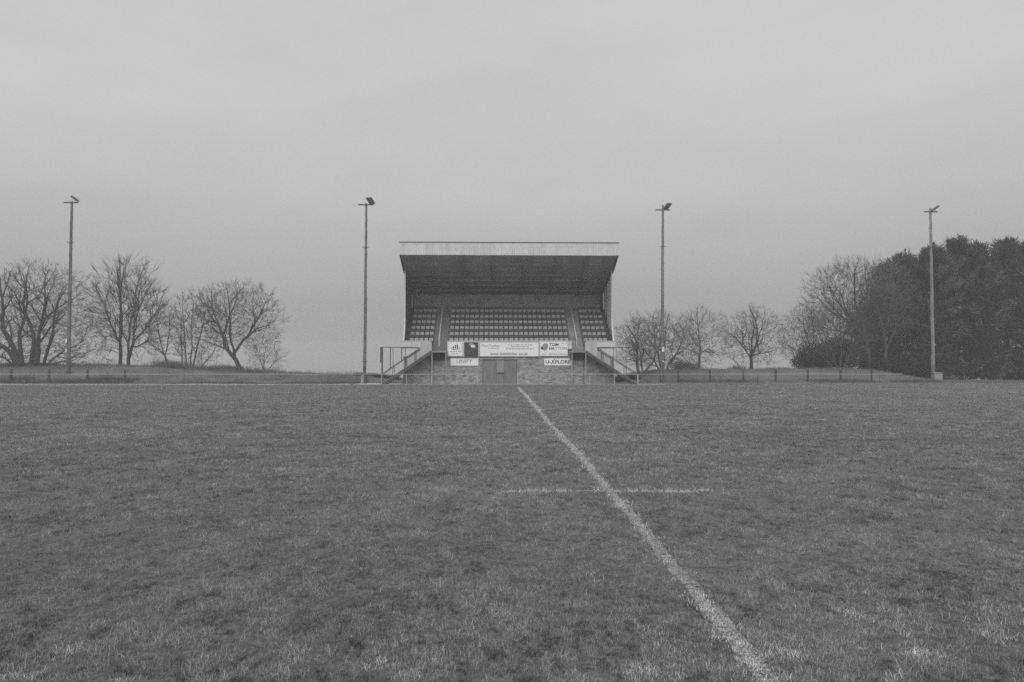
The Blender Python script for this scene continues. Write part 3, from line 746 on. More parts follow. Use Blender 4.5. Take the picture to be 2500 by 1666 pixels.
from mathutils.kdtree import KDTree
class Tree:
    """limbs are laid out by hand, the crown grows from them towards points spread through its volume"""
    def __init__(s, seed, env, natt, step, kill, mom, up, twig, ground, ang=(25, 55), nk=(6, 4)):
        s.nr = np.random.RandomState(seed); s.c, s.r = env
        s.natt, s.step, s.kill, s.mom, s.up, s.twig, s.ground = natt, step, kill, mom, up, twig, ground
        s.P, s.par, s.D, s.rad = [], [], [], []; s.ang, s.nk = ang, nk; s.rnd = random.Random(seed)
    def stem(s, pts, r0, r1):
        P = np.array(pts, float); L = np.r_[0, np.cumsum(np.linalg.norm(np.diff(P, axis=0), axis=1))]
        n = max(4, int(L[-1] / s.step)); t = np.linspace(0, L[-1], n)
        X = np.stack([np.interp(t, L, P[:, k]) for k in range(3)], 1)
        for _ in range(4): X[1:-1] = (X[:-2] + 2 * X[1:-1] + X[2:]) / 4
        X[1:-1] += s.nr.normal(size=(n - 2, 3)) * .03
        par = -1; ids = []
        if s.P:
            d = np.linalg.norm(np.array(s.P) - X[0], axis=1); j = int(d.argmin())
            if d[j] < .7 and X[0][2] > s.ground + .5: par = j
        rad = np.linspace(1, 0, n) ** .9 * (r0 - r1) + r1
        for i in range(n):
            ids.append(len(s.P)); s.P.append(X[i]); s.par.append(par); s.rad.append(rad[i])
            d = X[min(i + 1, n - 1)] - X[max(i - 1, 0)]; s.D.append(d / (np.linalg.norm(d) + 1e-9)); par = len(s.P) - 1
        s.chains = getattr(s, 'chains', []); s.chains.append((ids, L[-1]))
    def side(s, ids, lev, length):
        for j in range(s.nk[lev]):
            t = .22 + .78 * (j + s.rnd.random()) / s.nk[lev]
            i = ids[min(len(ids) - 1, int(t * len(ids)))]
            d = s.D[i]; w = s.nr.normal(size=3) * np.array([1, .8, 1]); w -= d * w.dot(d); w /= (np.linalg.norm(w) + 1e-9)
            a = math.radians(s.rnd.uniform(*s.ang)); d = d * math.cos(a) + w * math.sin(a)
            l = length * s.rnd.uniform(.55, 1.15) * (1.15 - .4 * t); n = max(3, int(l / s.step)); p = s.P[i]; par = i
            r0 = max(.014, min(s.rad[i] * .62, (.085, .036)[lev])); new = []
            for k in range(n):
                d = d + s.nr.normal(size=3) * .13 + np.array([0, 0, s.up * .6]); d /= np.linalg.norm(d); p = p + d * s.step
                if (((p - s.c) / s.r) ** 2).sum() > .86 or p[2] < s.ground + .3: break
                s.P.append(p); s.D.append(d); s.par.append(par); par = len(s.P) - 1; new.append(par); s.rad.append(max(.011, r0 * (1 - .6 * k / n)))
            if lev == 0 and len(new) > 3: s.side(new, 1, l * .62)
    def grow(s):
        nr = s.nr; d = nr.normal(size=(s.natt, 3)); d /= np.linalg.norm(d, axis=1, keepdims=True)
        lump = 1 + .16 * (vnoise(d[:, 0] * 2 + 9, d[:, 2] * 2 + d[:, 1], .8, 77) * 2 - 1)
        A = s.c + d * (nr.rand(s.natt) ** .42 * lump)[:, None] * s.r
        A = A[A[:, 2] > s.ground + .35]
        ns = len(s.P); P, D, par = list(s.P), list(s.D), list(s.par)
        cnt = [0] * ns
        for it in range(46):
            kd = KDTree(len(P))
            for i, p in enumerate(P): kd.insert(p, i)
            kd.balance()
            acc = {}; keep = np.ones(len(A), bool)
            for i, a in enumerate(A):
                _, j, dist = kd.find(a)
                if dist < s.kill or cnt[j] > 2: keep[i] = False
                else:
                    e = (a - P[j]) / dist
                    if j in acc: acc[j] += e
                    else: acc[j] = e.copy()
            A = A[keep]
            if not acc or not len(A): break
            for j, e in acc.items():
                e = e / (np.linalg.norm(e) + 1e-9) + D[j] * s.mom + np.array([0, 0, s.up]) + nr.normal(size=3) * .12
                e /= np.linalg.norm(e)
                cnt[j] += 1; q_ = P[j] + e * s.step
                if (((q_ - s.c) / s.r) ** 2).sum() > 1.15: continue
                P.append(q_); D.append(e); par.append(j); cnt.append(0)
        n = len(P); P = np.array(P); D = np.array(D)
        kids = [[] for _ in range(n)]
        for i, p in enumerate(par):
            if p >= 0: kids[p].append(i)
        w = np.zeros(n); sub = np.zeros(n)
        for i in range(n - 1, -1, -1):
            w[i] = max(.0095 ** 2.05, sum(w[k] for k in kids[i])); sub[i] = 1 + sum(sub[k] for k in kids[i])
        rad = w ** (1 / 2.05)
        rad[:ns] = np.maximum(np.array(s.rad), np.minimum(rad[:ns], np.array(s.rad) * 1.5))
        for i in range(ns, n): rad[i] = min(rad[i], rad[par[i]] * .9, .09)
        wood, twigs = [], []
        done = np.zeros(n, bool)
        order = [i for i in range(n) if par[i] < 0]
        while order:
            i = order.pop(); ch = [par[i]] if par[i] >= 0 else []
            while True:
                ch.append(i); k = kids[i]
                if not k: break
                # hand-laid limbs stay one line
                k = sorted(k, key=lambda q: (q == i + 1 and q < ns, sub[q])); order += k[:-1]; i = k[-1]
            r_ = rad[ch].copy()
            if par[ch[1 if len(ch) > 1 else 0]] == ch[0] and len(ch) > 1: r_[0] = min(r_[0], r_[1] * 1.15)
            if len(ch) < 2: continue
            X = P[ch].copy()
            for _ in range(1): X[1:-1] = (X[:-2] + 2 * X[1:-1] + X[2:]) / 4
            big = r_.max()
            (wood if big > .035 else twigs).append((X, r_, 8 if big > .1 else (5 if big > .035 else 3)))
        tip = np.where(rad < .03)[0]
        tl, tn, spread = s.twig
        for i in tip:
            m = tn if not kids[i] else (1 if nr.rand() < .55 else 0)
            for _ in range(m):
                out = (P[i] - s.c) / s.r; out /= (np.linalg.norm(out) + 1e-9)
                e = D[i] * .8 + out * .35 + np.array([0, 0, .25 + s.up]) + nr.normal(size=3) * spread; e /= np.linalg.norm(e)
                l = tl * nr.uniform(.5, 1.25); e2 = e + nr.normal(size=3) * .22 + np.array([0, 0, .1]); e2 /= np.linalg.norm(e2)
                X = np.array([P[i], P[i] + e * l * .5, P[i] + e * l * .5 + e2 * l * .5])
                twigs.append((X, np.array([.010, .0085, .0055]), 3))
        s.wood, s.twigs = wood, twigs

def bare_tree(name, label, Y, base, env, stems, natt=1500, mom=.35, up=.08, twig=(.75, 3, .42), seed=1,
              bark='bark', tw='twig', step=.30, kill=.42, ang=(24, 54), nk=(6, 4), group='bare winter trees'):
    b = at(base[0], base[1], Y); bz = Hf(b.x, Y)
    c = at(env[0], env[1], Y); sc_ = FPX / Y
    rx, rz = env[2] / sc_, env[3] / sc_
    T = Tree(seed, (np.array([c.x, Y, c.z]), np.array([rx, rx * .8, rz])), int(natt * 1.5), step, kill * .92, mom, up, (twig[0], twig[1] + 1, twig[2]), bz, ang, nk)
    rnd = random.Random(seed + 50)
    for st_ in stems:
        pts, r0, r1 = st_[0], st_[1], st_[2]
        yy = Y; drift = rnd.uniform(-1, 1) * .45; out = []
        for i, (u, v) in enumerate(pts):
            if i: yy += drift + rnd.uniform(-.25, .25)
            q = at(u, v, Y); out.append((q.x, yy if i else Y + drift * .3, q.z - (.25 if i == 0 and abs(v - base[1]) < 8 else 0)))
        T.stem(out, r0 * (1.0 if name == 'broad_tree' else .80), r1 * .75)
    for ids, ln in T.chains: T.side(ids, 0, min(ln * .55, .62 * min(rx, rz)))
    T.grow()
    root = thing(name, (b.x, Y, bz), label, 'tree', group)
    o = np.array(ORIG[root.name])
    sh = lambda L_: [(p - o, r, k) for p, r, k in L_]
    link('trunk', tubes_mesh('trunk', sh(T.wood), M[bark]), root)
    link('crown', tubes_mesh('crown', sh(T.twigs), M[tw]), root)
    return root

bare_tree('broad_tree', 'big many stemmed bare tree spreading at the left edge', 84, (70, 893), (78, 790, 168, 145), [
    ([(45,892),(28,862),(8,848),(-15,835),(-45,800),(-65,740)], .30, .05), ([(48,890),(38,855),(20,820),(8,800),(14,745),(5,690),(0,660)], .30, .04),
    ([(54,888),(48,850),(40,815),(52,790),(60,745),(58,715),(45,670)], .24, .04), ([(75,892),(82,850),(85,815),(72,780),(60,750),(68,700),(75,655)], .26, .04),
    ([(92,892),(98,850),(100,815),(125,775),(160,755),(195,735)], .24, .04), ([(88,890),(97,830),(112,775),(118,735),(112,690),(125,660)], .22, .04),
    ([(105,893),(122,855),(140,825),(150,790),(165,730),(185,700)], .18, .03), ([(112,890),(140,872),(165,858),(190,850),(225,842)], .12, .025),
    ([(115,890),(150,882),(185,890),(215,885)], .08, .02), ([(40,890),(10,872),(-20,868),(-50,880)], .12, .03)], 3600, .55, .08, (.75, 3, .42), 11)
bare_tree('upright_tree', 'upright twin trunked bare tree with fanning branches, behind the left bank', 86, (303, 890), (310, 762, 96, 126), [
    ([(293,891),(292,850),(285,810),(283,750),(275,690),(265,645)], .20, .03, .15), ([(294,845),(300,780),(298,720),(305,665)], .12, .03, .15),
    ([(313,891),(311,840),(312,790),(320,750),(318,700),(332,648)], .18, .03, .15), ([(317,872),(328,830),(330,800),(345,760),(370,710),(388,690)], .16, .03, .15),
    ([(287,832),(270,790),(250,745),(238,715)], .09, .02, .1), ([(328,832),(360,802),(388,755),(400,725)], .09, .02, .1),
    ([(330,850),(355,835),(385,825)], .06, .02, .1)], 600, 2.0, .12, (1.15, 2, .13), 12, ang=(14, 28), nk=(9, 4))
bare_tree('slender_tree', 'thin bare sapling between the twin trunked tree and its dense neighbour', 88, (410, 888), (402, 812, 46, 72), [
    ([(411,888),(402,865),(392,840),(386,800),(383,765)], .10, .02, .1), ([(404,866),(412,820),(414,765)], .08, .02, .1), ([(402,866),(380,850),(365,832)], .06, .02, .1)], 500, .6, .10, (.8, 3, .35), 13, 'bark_grey', 'twig_grey')
bare_tree('thicket_tree', 'dense cluster of thin bare stems left of the leaning tree', 88, (462, 897), (478, 808, 66, 98), [
    ([(446,896),(444,860),(443,820),(440,770)], .11, .02, .12), ([(457,898),(455,850),(453,790),(452,725)], .11, .02, .12),
    ([(469,900),(475,870),(480,835),(490,790),(495,745)], .11, .02, .12), ([(483,905),(495,888),(512,868),(520,850)], .07, .02, .1), ([(463,898),(470,850),(468,790),(475,735)], .08, .02, .12)],
    1500, .5, .10, (.8, 4, .38), 14, 'bark_grey', 'twig_grey')
bare_tree('leaning_tree', 'bare tree with a leaning forked trunk, nearest to the stand on the left', 85, (592, 910), (582, 775, 108, 84), [
    ([(593,912),(582,888),(572,870),(551,851),(548,832),(546,815),(535,790),(518,775),(505,745)], .34, .03, .35), ([(573,874),(577,857),(570,835),(569,800),(573,760),(570,705)], .17, .03, .2),
    ([(576,860),(590,838),(605,825),(625,805),(668,793)], .18, .03, .2), ([(601,828),(620,800),(645,757),(660,735)], .12, .03, .15), ([(549,852),(525,842),(495,830),(470,820)], .10, .02, .15),
    ([(547,815),(555,790),(560,770),(575,730)], .09, .02, .1), ([(540,800),(520,765),(515,720),(520,700)], .10, .02, .1)], 2000, .55, .08, (.8, 3, .35), 15)
bare_tree('faint_tree', 'small faint bare bush right of the leaning tree', 112, (643, 912), (645, 866, 50, 48), [
    ([(650,914),(641,893),(636,865),(630,840)], .09, .02, .1), ([(643,914),(645,880),(650,845)], .08, .02, .1), ([(645,905),(665,890),(680,870)], .06, .02, .1)], 500, .45, .08, (.8, 3, .4), 16, 'bark_grey', 'twig_grey')
bare_tree('crooked_tree', 'crooked bare tree rising behind the right staircase', 82, (1568, 920), (1556, 838, 62, 66), [
    ([(1560,922),(1554,885),(1554,852),(1550,828),(1535,810),(1525,790)], .22, .03, .3), ([(1579,922),(1572,908),(1565,897),(1567,870),(1560,850),(1555,815),(1560,785)], .14, .03, .3),
    ([(1573,908),(1586,895),(1593,878),(1597,855),(1590,830),(1600,800)], .13, .03, .3), ([(1556,870),(1535,862),(1515,850)], .06, .02, .1)], 1200, .5, .03, (.75, 4, .5), 17, 'bark_grey', 'twig_grey')
bare_tree('rounded_tree', 'wide rounded bare tree behind the floodlight pole right of the stand', 84, (1617, 918), (1612, 838, 96, 74), [
    ([(1614,918),(1609,897),(1600,880),(1588,865),(1572,850)], .16, .03, .3), ([(1618,918),(1620,880),(1622,850),(1625,800),(1632,770)], .18, .03, .3),
    ([(1622,912),(1635,888),(1645,870),(1670,860),(1690,845)], .15, .03, .3), ([(1612,900),(1604,855),(1612,815),(1606,775)], .13, .03, .3), ([(1640,880),(1660,850),(1665,815)], .09, .02, .2)],
    1900, .5, .06, (.75, 4, .45), 18, 'bark_grey', 'twig_grey')
bare_tree('dense_tree', 'bare twiggy tree between the rounded tree and the lone spreading tree', 88, (1706, 903), (1712, 828, 66, 74), [
    ([(1705,904),(1708,870),(1710,845),(1705,800),(1703,765)], .15, .03, .3), ([(1709,868),(1722,855),(1737,848),(1757,865)], .10, .02, .3), ([(1697,904),(1685,885),(1670,872)], .08, .02, .2), ([(1709,850),(1690,830),(1675,800)], .08, .02, .2)],
    1400, .5, .04, (.75, 4, .48), 19, 'bark_grey', 'twig_grey')
bare_tree('open_tree', 'lone spreading bare tree with a short trunk on the right bank', 87, (1838, 903), (1836, 825, 82, 76), [
    ([(1838,904),(1836,884),(1836,872),(1850,850),(1857,830),(1862,805),(1858,775),(1850,752)], .20, .03, .35), ([(1835,874),(1822,858),(1812,840),(1795,820),(1772,808)], .12, .02, .25),
    ([(1834,870),(1832,830),(1840,800),(1845,765)], .12, .02, .25), ([(1830,904),(1828,880),(1824,860),(1818,820)], .10, .02, .3), ([(1845,865),(1870,862),(1893,852)], .07, .02, .15),
    ([(1810,903),(1795,880),(1770,865)], .07, .02, .2), ([(1850,850),(1852,820),(1870,790)], .08, .02, .2)], 1300, .5, .03, (.7, 3, .48), 20)
bare_tree('fan_tree', 'tall bare tree fanning out left of the dark conifers', 86, (2122, 906), (2075, 742, 128, 112), [
    ([(2125,908),(2118,880),(2113,850),(2110,825),(2080,790),(2060,760),(2050,725),(2028,698)], .26, .03, .3), ([(2113,838),(2090,805),(2040,772),(2000,735),(1985,712)], .15, .03, .25),
    ([(2111,830),(2116,780),(2126,730),(2120,680),(2120,635)], .16, .03, .25), ([(2102,815),(2086,750),(2076,700),(2072,655)], .14, .03, .25), ([(2112,840),(2070,812),(2020,800),(1975,790)], .10, .02, .25),
    ([(2070,775),(2045,735),(2020,690)], .09, .02, .2), ([(2115,800),(2145,740),(2160,690)], .10, .02, .2)], 2600, .6, .08, (.8, 3, .35), 21)
bare_tree('arching_tree', 'bare tree with drooping twigs at the left end of the right wood', 90, (1992, 905), (1962, 825, 62, 82), [
    ([(1995,906),(1975,850),(1958,800),(1950,760)], .12, .02, .2), ([(1985,890),(1955,860),(1925,845)], .08, .02, .15), ([(1980,870),(1990,810),(1985,760)], .09, .02, .2), ([(1990,900),(1950,890),(1915,865)], .07, .02, .1)],
    1300, .35, .0, (.85, 4, .5), 22, 'bark_grey', 'twig_grey')

bare_tree('tall_tree', 'tall bare tree rising against the leftmost conifer', 87.2, (2165, 912), (2150, 735, 85, 100), [
    ([(2165,914),(2160,870),(2155,820),(2140,770),(2130,720),(2132,670)], .22, .03), ([(2156,825),(2170,770),(2178,710),(2172,660)], .13, .03), ([(2160,860),(2185,810),(2205,760)], .10, .03)],
    1700, .55, .08, (.8, 3, .38), 23, 'bark_grey', 'twig_grey')
bare_tree('shrubby_tree', 'low many stemmed bare tree before the evergreen shrubs of the right wood', 85.4, (2045, 903), (2030, 820, 85, 78), [
    ([(2046,904),(2035,860),(2015,810),(2000,770)], .10, .02), ([(2050,904),(2055,850),(2050,790),(2055,750)], .10, .02), ([(2040,904),(2010,870),(1975,845),(1955,830)], .09, .02), ([(2055,904),(2075,860),(2090,810)], .08, .02)],
    1700, .45, .05, (.85, 4, .42), 24, 'bark_grey', 'twig_grey')

# evergreen foliage
def sprays(P, D, Lg, W, nr):
    n = len(P)
    side = np.cross(D, nr.normal(size=(n, 3))); side /= (np.linalg.norm(side, axis=1, keepdims=True) + 1e-9)
    a = P; m = P + D * (Lg * .45)[:, None]; t = P + D * Lg[:, None] + np.array([0, 0, 1.]) * (Lg * .12)[:, None]
    V = np.stack([a, m + side * W[:, None], t, m - side * W[:, None]], 1).reshape(-1, 3)
    i = np.arange(n) * 4
    return V, np.stack([i, i + 1, i + 2, i + 3], 1)
def conifer(label, u, Y, vtop, rpx, seed, nb=330, ns=62, group='dark conifers at the right', tone=1.0, cone=0.0):
    b = at(u, 931, Y); bz = Hf(b.x, Y); hgt = at(u, vtop, Y).z - bz; Rm = rpx * Y / FPX
    nr = np.random.RandomState(seed)
    root = thing('conifer_tree', (b.x, Y, bz), label, 'tree', group)
    Ps, Ds, Ls, Ws, Sh = [], [], [], [], []
    wood = []
    lean = nr.normal(size=2) * .3
    for k in range(nb):
        t = (k + nr.rand()) / nb; t = t ** .9
        z = hgt * (.02 + .95 * t)
        prof = min(1.0, (1 - t) * 2.6 + .10) ** .7 * (.88 + .12 * math.sin(t * 9 + seed))
        rr = Rm * prof * nr.uniform(.6, 1.18) * (1 - cone * t)
        a = nr.rand() * 2 * math.pi
        rise = nr.uniform(.15, .55) + .5 * t
        q = np.linspace(.12, 1, ns) ** .75
        x = np.cos(a) * rr * q; y = np.sin(a) * rr * q; zz = z + rr * rise * q ** 1.7 - rr * .25 * q
        c = np.stack([x + lean[0] * t, y + lean[1] * t, zz], 1) + nr.normal(size=(ns, 3)) * np.array([.16, .16, .12]) * (0.5 + q[:, None])
        c[:, 2] = np.maximum(c[:, 2], .05)
        d = np.array([np.cos(a), np.sin(a), .25 + .6 * t]) + nr.normal(size=(ns, 3)) * .42
        d /= np.linalg.norm(d, axis=1, keepdims=True)
        Ps.append(c); Ds.append(d); Ls.append(nr.uniform(.3, .85, ns)); Ws.append(nr.uniform(.022, .06, ns)); Sh.append(np.full(ns, nr.uniform(.02, .15)) * nr.uniform(.5, 1.7, ns) * tone * 1.12)
        if k % 3 == 0:
            wood.append((np.stack([x[::12], y[::12], zz[::12]], 1), np.linspace(.05, .015, len(x[::12])), 4))
    for k in range(34):           # ragged leaders at the top
        a = nr.rand() * 6.28; rr = Rm * nr.uniform(0, .62); h0 = hgt * (1.0 - .32 * (rr / Rm) ** 1.5) - .8
        ll = nr.uniform(.5, 1.6); m = 30; q = nr.rand(m)
        c = np.stack([np.cos(a) * rr + nr.normal(size=m) * .07 + q * .25 * math.cos(a), np.sin(a) * rr + nr.normal(size=m) * .07, h0 + q * ll], 1)
        d = np.array([0, 0, 1.0]) + nr.normal(size=(m, 3)) * .5; d /= np.linalg.norm(d, axis=1, keepdims=True)
        Ps.append(c); Ds.append(d); Ls.append(nr.uniform(.2, .4, m)); Ws.append(nr.uniform(.03, .06, m)); Sh.append(nr.uniform(.03, .09, m))
    V, F = sprays(np.concatenate(Ps), np.concatenate(Ds), np.concatenate(Ls), np.concatenate(Ws), nr)
    link('crown', np_mesh('crown', V, [F], M['needles'], np.concatenate(Sh)), root)
    h = np.linspace(-.1, hgt * .95, 10)
    wood.append((np.stack([lean[0] * h / hgt, lean[1] * h / hgt, h], 1), np.linspace(.24, .03, 10), 8))
    link('trunk', tubes_mesh('trunk', wood, M['bark']), root)
conifer('leftmost dark conifer, the lowest of the row', 2172, 90.5, 648, 98, 31, 260, tone=1.4, cone=.5)
conifer('second dark conifer from the left, just left of the pale pole', 2218, 90, 626, 66, 32, tone=1.1)
conifer('dark conifer directly behind the pale floodlight pole', 2278, 87.5, 608, 62, 33)
conifer('tallest dark conifer, right of the pale pole', 2338, 89.5, 586, 66, 34, tone=1.1)
conifer('dark conifer between the tallest one and the right edge pair', 2400, 87.8, 602, 62, 35)
conifer('dark conifer just inside the right edge', 2462, 89.5, 588, 66, 36, tone=1.1)
conifer('dark conifer cut by the right edge', 2530, 87.5, 598, 80, 37)

def bush(name, label, blobs, Y, n, seed, shade=(.03, .07), group='evergreen shrubs', cat='shrub', lng=(.15, .4), wid=(.03, .07)):
    nr = np.random.RandomState(seed)
    c0 = at(blobs[0][0], blobs[0][1] + blobs[0][3], Y); bz = Hf(c0.x, Y)
    root = thing(name, (c0.x, Y, bz), label, cat, group)
    tot = sum(b[2] * b[3] for b in blobs); Ps, wood = [], []
    for (u, v, ru, rv) in blobs:
        c = at(u, v, Y); s = FPX / Y; k = int(n * ru * rv / tot)
        d = nr.normal(size=(k, 3)); d /= np.linalg.norm(d, axis=1, keepdims=True); rr = nr.rand(k) ** .45
        p = d * rr[:, None] * np.array([ru / s, min(ru / s, 2.2), rv / s]); w = 1 + .25 * (vnoise(d[:, 0] * 3 + u, d[:, 2] * 3 + d[:, 1] * 2, .7, seed) - .5) * 2
        p *= w[:, None]
        p += np.array([c.x, Y, c.z]); g = H(p[:, 0], p[:, 1]); p[:, 2] = np.maximum(p[:, 2], g + .02); Ps.append(p)
        for _ in range(7):
            e = p[nr.randint(k)]; b0 = np.array([c.x + nr.normal() * .5, Y, Hf(c.x, Y) - .05])
            wood.append((np.array([b0, (b0 + e) / 2 + nr.normal(size=3) * .2, e]), np.array([.05, .035, .015]), 5))
    P = np.concatenate(Ps) - np.array(ORIG[root.name])
    D = nr.normal(size=P.shape) + np.array([0, 0, .6]); D /= np.linalg.norm(D, axis=1, keepdims=True)
    V, F = sprays(P, D, nr.uniform(lng[0], lng[1], len(P)), nr.uniform(wid[0], wid[1], len(P)), nr)
    link('foliage', np_mesh('foliage', V, [F], M['needles'], nr.uniform(shade[0], shade[1], len(P))), root)
    link('stem', tubes_mesh('stem', [(p - np.array(ORIG[root.name]), r, k) for p, r, k in wood], M['bark']), root)
bush('evergreen_shrub', 'dense rounded evergreen shrub at the left end of the right wood', [(2008, 872, 66, 36), (1975, 888, 40, 22), (2055, 862, 52, 38)], 87.4, 13000, 41, (.03, .10))
bush('evergreen_shrub', 'dark undergrowth under the tall fan shaped bare tree', [(2120, 870, 55, 42), (2110, 800, 48, 60), (2160, 890, 60, 36)], 89.4, 13000, 42, (.05, .14))
bush('evergreen_shrub', 'dark low shrubs sloping down to the pale pole', [(2215, 905, 60, 26), (2160, 900, 50, 22), (2255, 912, 40, 20)], 85.5, 12000, 43)
bush('evergreen_shrub', 'ivy clad thicket low behind the grey cabinet', [(2350, 905, 70, 30), (2440, 900, 70, 36), (2510, 905, 50, 30)], 90.5, 9000, 44)
bush('bramble_bush', 'low scrub on the bank under the thin saplings', [(440, 897, 50, 10), (400, 892, 40, 9), (520, 905, 55, 8)], 85.5, 4200, 45, (.09, .22), cat='bush', lng=(.25, .75), wid=(.006, .014))
bush('bramble_bush', 'low scrub round the foot of the leaning tree', [(560, 906, 50, 9), (620, 911, 45, 6), (660, 913, 40, 4)], 86.5, 3000, 46, (.09, .20), cat='bush', lng=(.25, .75), wid=(.006, .014))
bush('bramble_bush', 'low dark scrub between floodlight pole and left staircase', [(915, 926, 28, 9), (950, 928, 35, 8), (880, 925, 16, 7)], 84, 5200, 47, (.05, .10), cat='bush', lng=(.2, .5), wid=(.008, .02))
bush('bramble_bush', 'low dark scrub under the right staircase', [(1520, 928, 26, 8), (1545, 925, 20, 8)], 80, 3000, 48, (.05, .10), cat='bush', lng=(.2, .5), wid=(.008, .02))
bush('bramble_bush', 'brown scrub at the foot of the bare tree group on the right bank', [(1660, 896, 30, 11), (1690, 899, 24, 7), (1800, 903, 24, 4)], 88, 3000, 49, (.08, .18), cat='bush', lng=(.25, .75), wid=(.006, .014))
bush('bramble_bush', 'small scrub at the foot of the big spreading tree', [(70, 897, 50, 7), (20, 897, 30, 6), (120, 897, 30, 5)], 84, 3500, 50, (.05, .10), cat='bush', lng=(.2, .5), wid=(.008, .02))
# pale arching bough in front of the shrubs
r = thing('arching_bough', tuple(at(1985, 845, 84.6)), 'pale arching bough against the dark shrubs at right', 'branch')
MB().tube([at(1983, 838, 86.2), at(1987, 827, 86.0), at(2002, 824.5, 85.6), at(2025, 824, 85.6), at(2040, 829, 86.0), at(2050, 838, 86.6)], [.012, .02, .024, .024, .02, .012], 6).build('stem', M['steel_grey'], r)

# ------------------------------------------------------------------ grass blades
def seg_dist(x, y, pts):
    P = np.array(pts); d = np.full(len(x), 1e9)
    for a, b in zip(P[:-1], P[1:]):
        e = b - a; t = np.clip(((x - a[0]) * e[0] + (y - a[1]) * e[1]) / (e @ e), 0, 1)
        d = np.minimum(d, np.hypot(x - a[0] - t * e[0], y - a[1] - t * e[1]))
    return d
def blades(x, y, z0, hgt, wid, lean, nr, two):
    n = len(x); a = nr.rand(n) * 2 * np.pi; f = nr.rand(n) * 2 * np.pi
    sx, sy = np.cos(f) * wid, np.sin(f) * wid; lx, ly = np.cos(a), np.sin(a)
    h1 = hgt * .6; o1 = hgt * lean * .35; h2 = hgt * np.sqrt(np.clip(1 - (lean * .8) ** 2, .05, 1)); o2 = hgt * lean
    A = np.stack([x - sx, y - sy, z0 - .005], 1); B = np.stack([x + sx, y + sy, z0 - .005], 1); T = np.stack([x + lx * o2, y + ly * o2, z0 + h2], 1)
    if not two:
        i = np.arange(n) * 3
        return np.stack([A, B, T], 1).reshape(-1, 3), [np.stack([i, i + 1, i + 2], 1)]
    m = np.minimum(h1, h2 * .75)
    C = np.stack([x + lx * o1 + sx * .75, y + ly * o1 + sy * .75, z0 + m], 1); D = np.stack([x + lx * o1 - sx * .75, y + ly * o1 - sy * .75, z0 + m], 1)
    i = np.arange(n) * 5
    return np.stack([A, B, C, D, T], 1).reshape(-1, 3), [np.stack([i, i + 1, i + 2, i + 3], 1), np.stack([i + 3, i + 2, i + 4], 1)]
def scatter(y0, y1, dens0, expo, nr, margin=1.6):
    yy = np.linspace(y0, y1, 400); wd_ = 1.36 * yy + 2 * margin; pdf = dens0 * (4 / yy) ** expo * wd_
    cdf = np.cumsum(pdf) * (yy[1] - yy[0]); n = int(cdf[-1])
    y = np.interp(nr.rand(n) * cdf[-1], cdf, yy); w = 1.36 * y + 2 * margin
    x = (nr.rand(n) - .5) * w + y * .026
    return x, y
nr = np.random.RandomState(5)
parts, white = [], []
WORN = [(965, 1655, .10), (930, 1615, .06), (90, 1650, .12), (180, 1590, .09), (1560, 1645, .10), (2420, 1560, .11), (2250, 1600, .09), (2200, 1655, .10), (1930, 1600, .10), (1640, 1655, .08), (560, 1650, .08), (2050, 1500, .09), (300, 1660, .08)]
X_, Y_ = scatter(3.3, 77.0, 9300, 1.5, nr)
NEAR = Y_ < 4.3 + 2.2 * nr.rand(len(Y_))
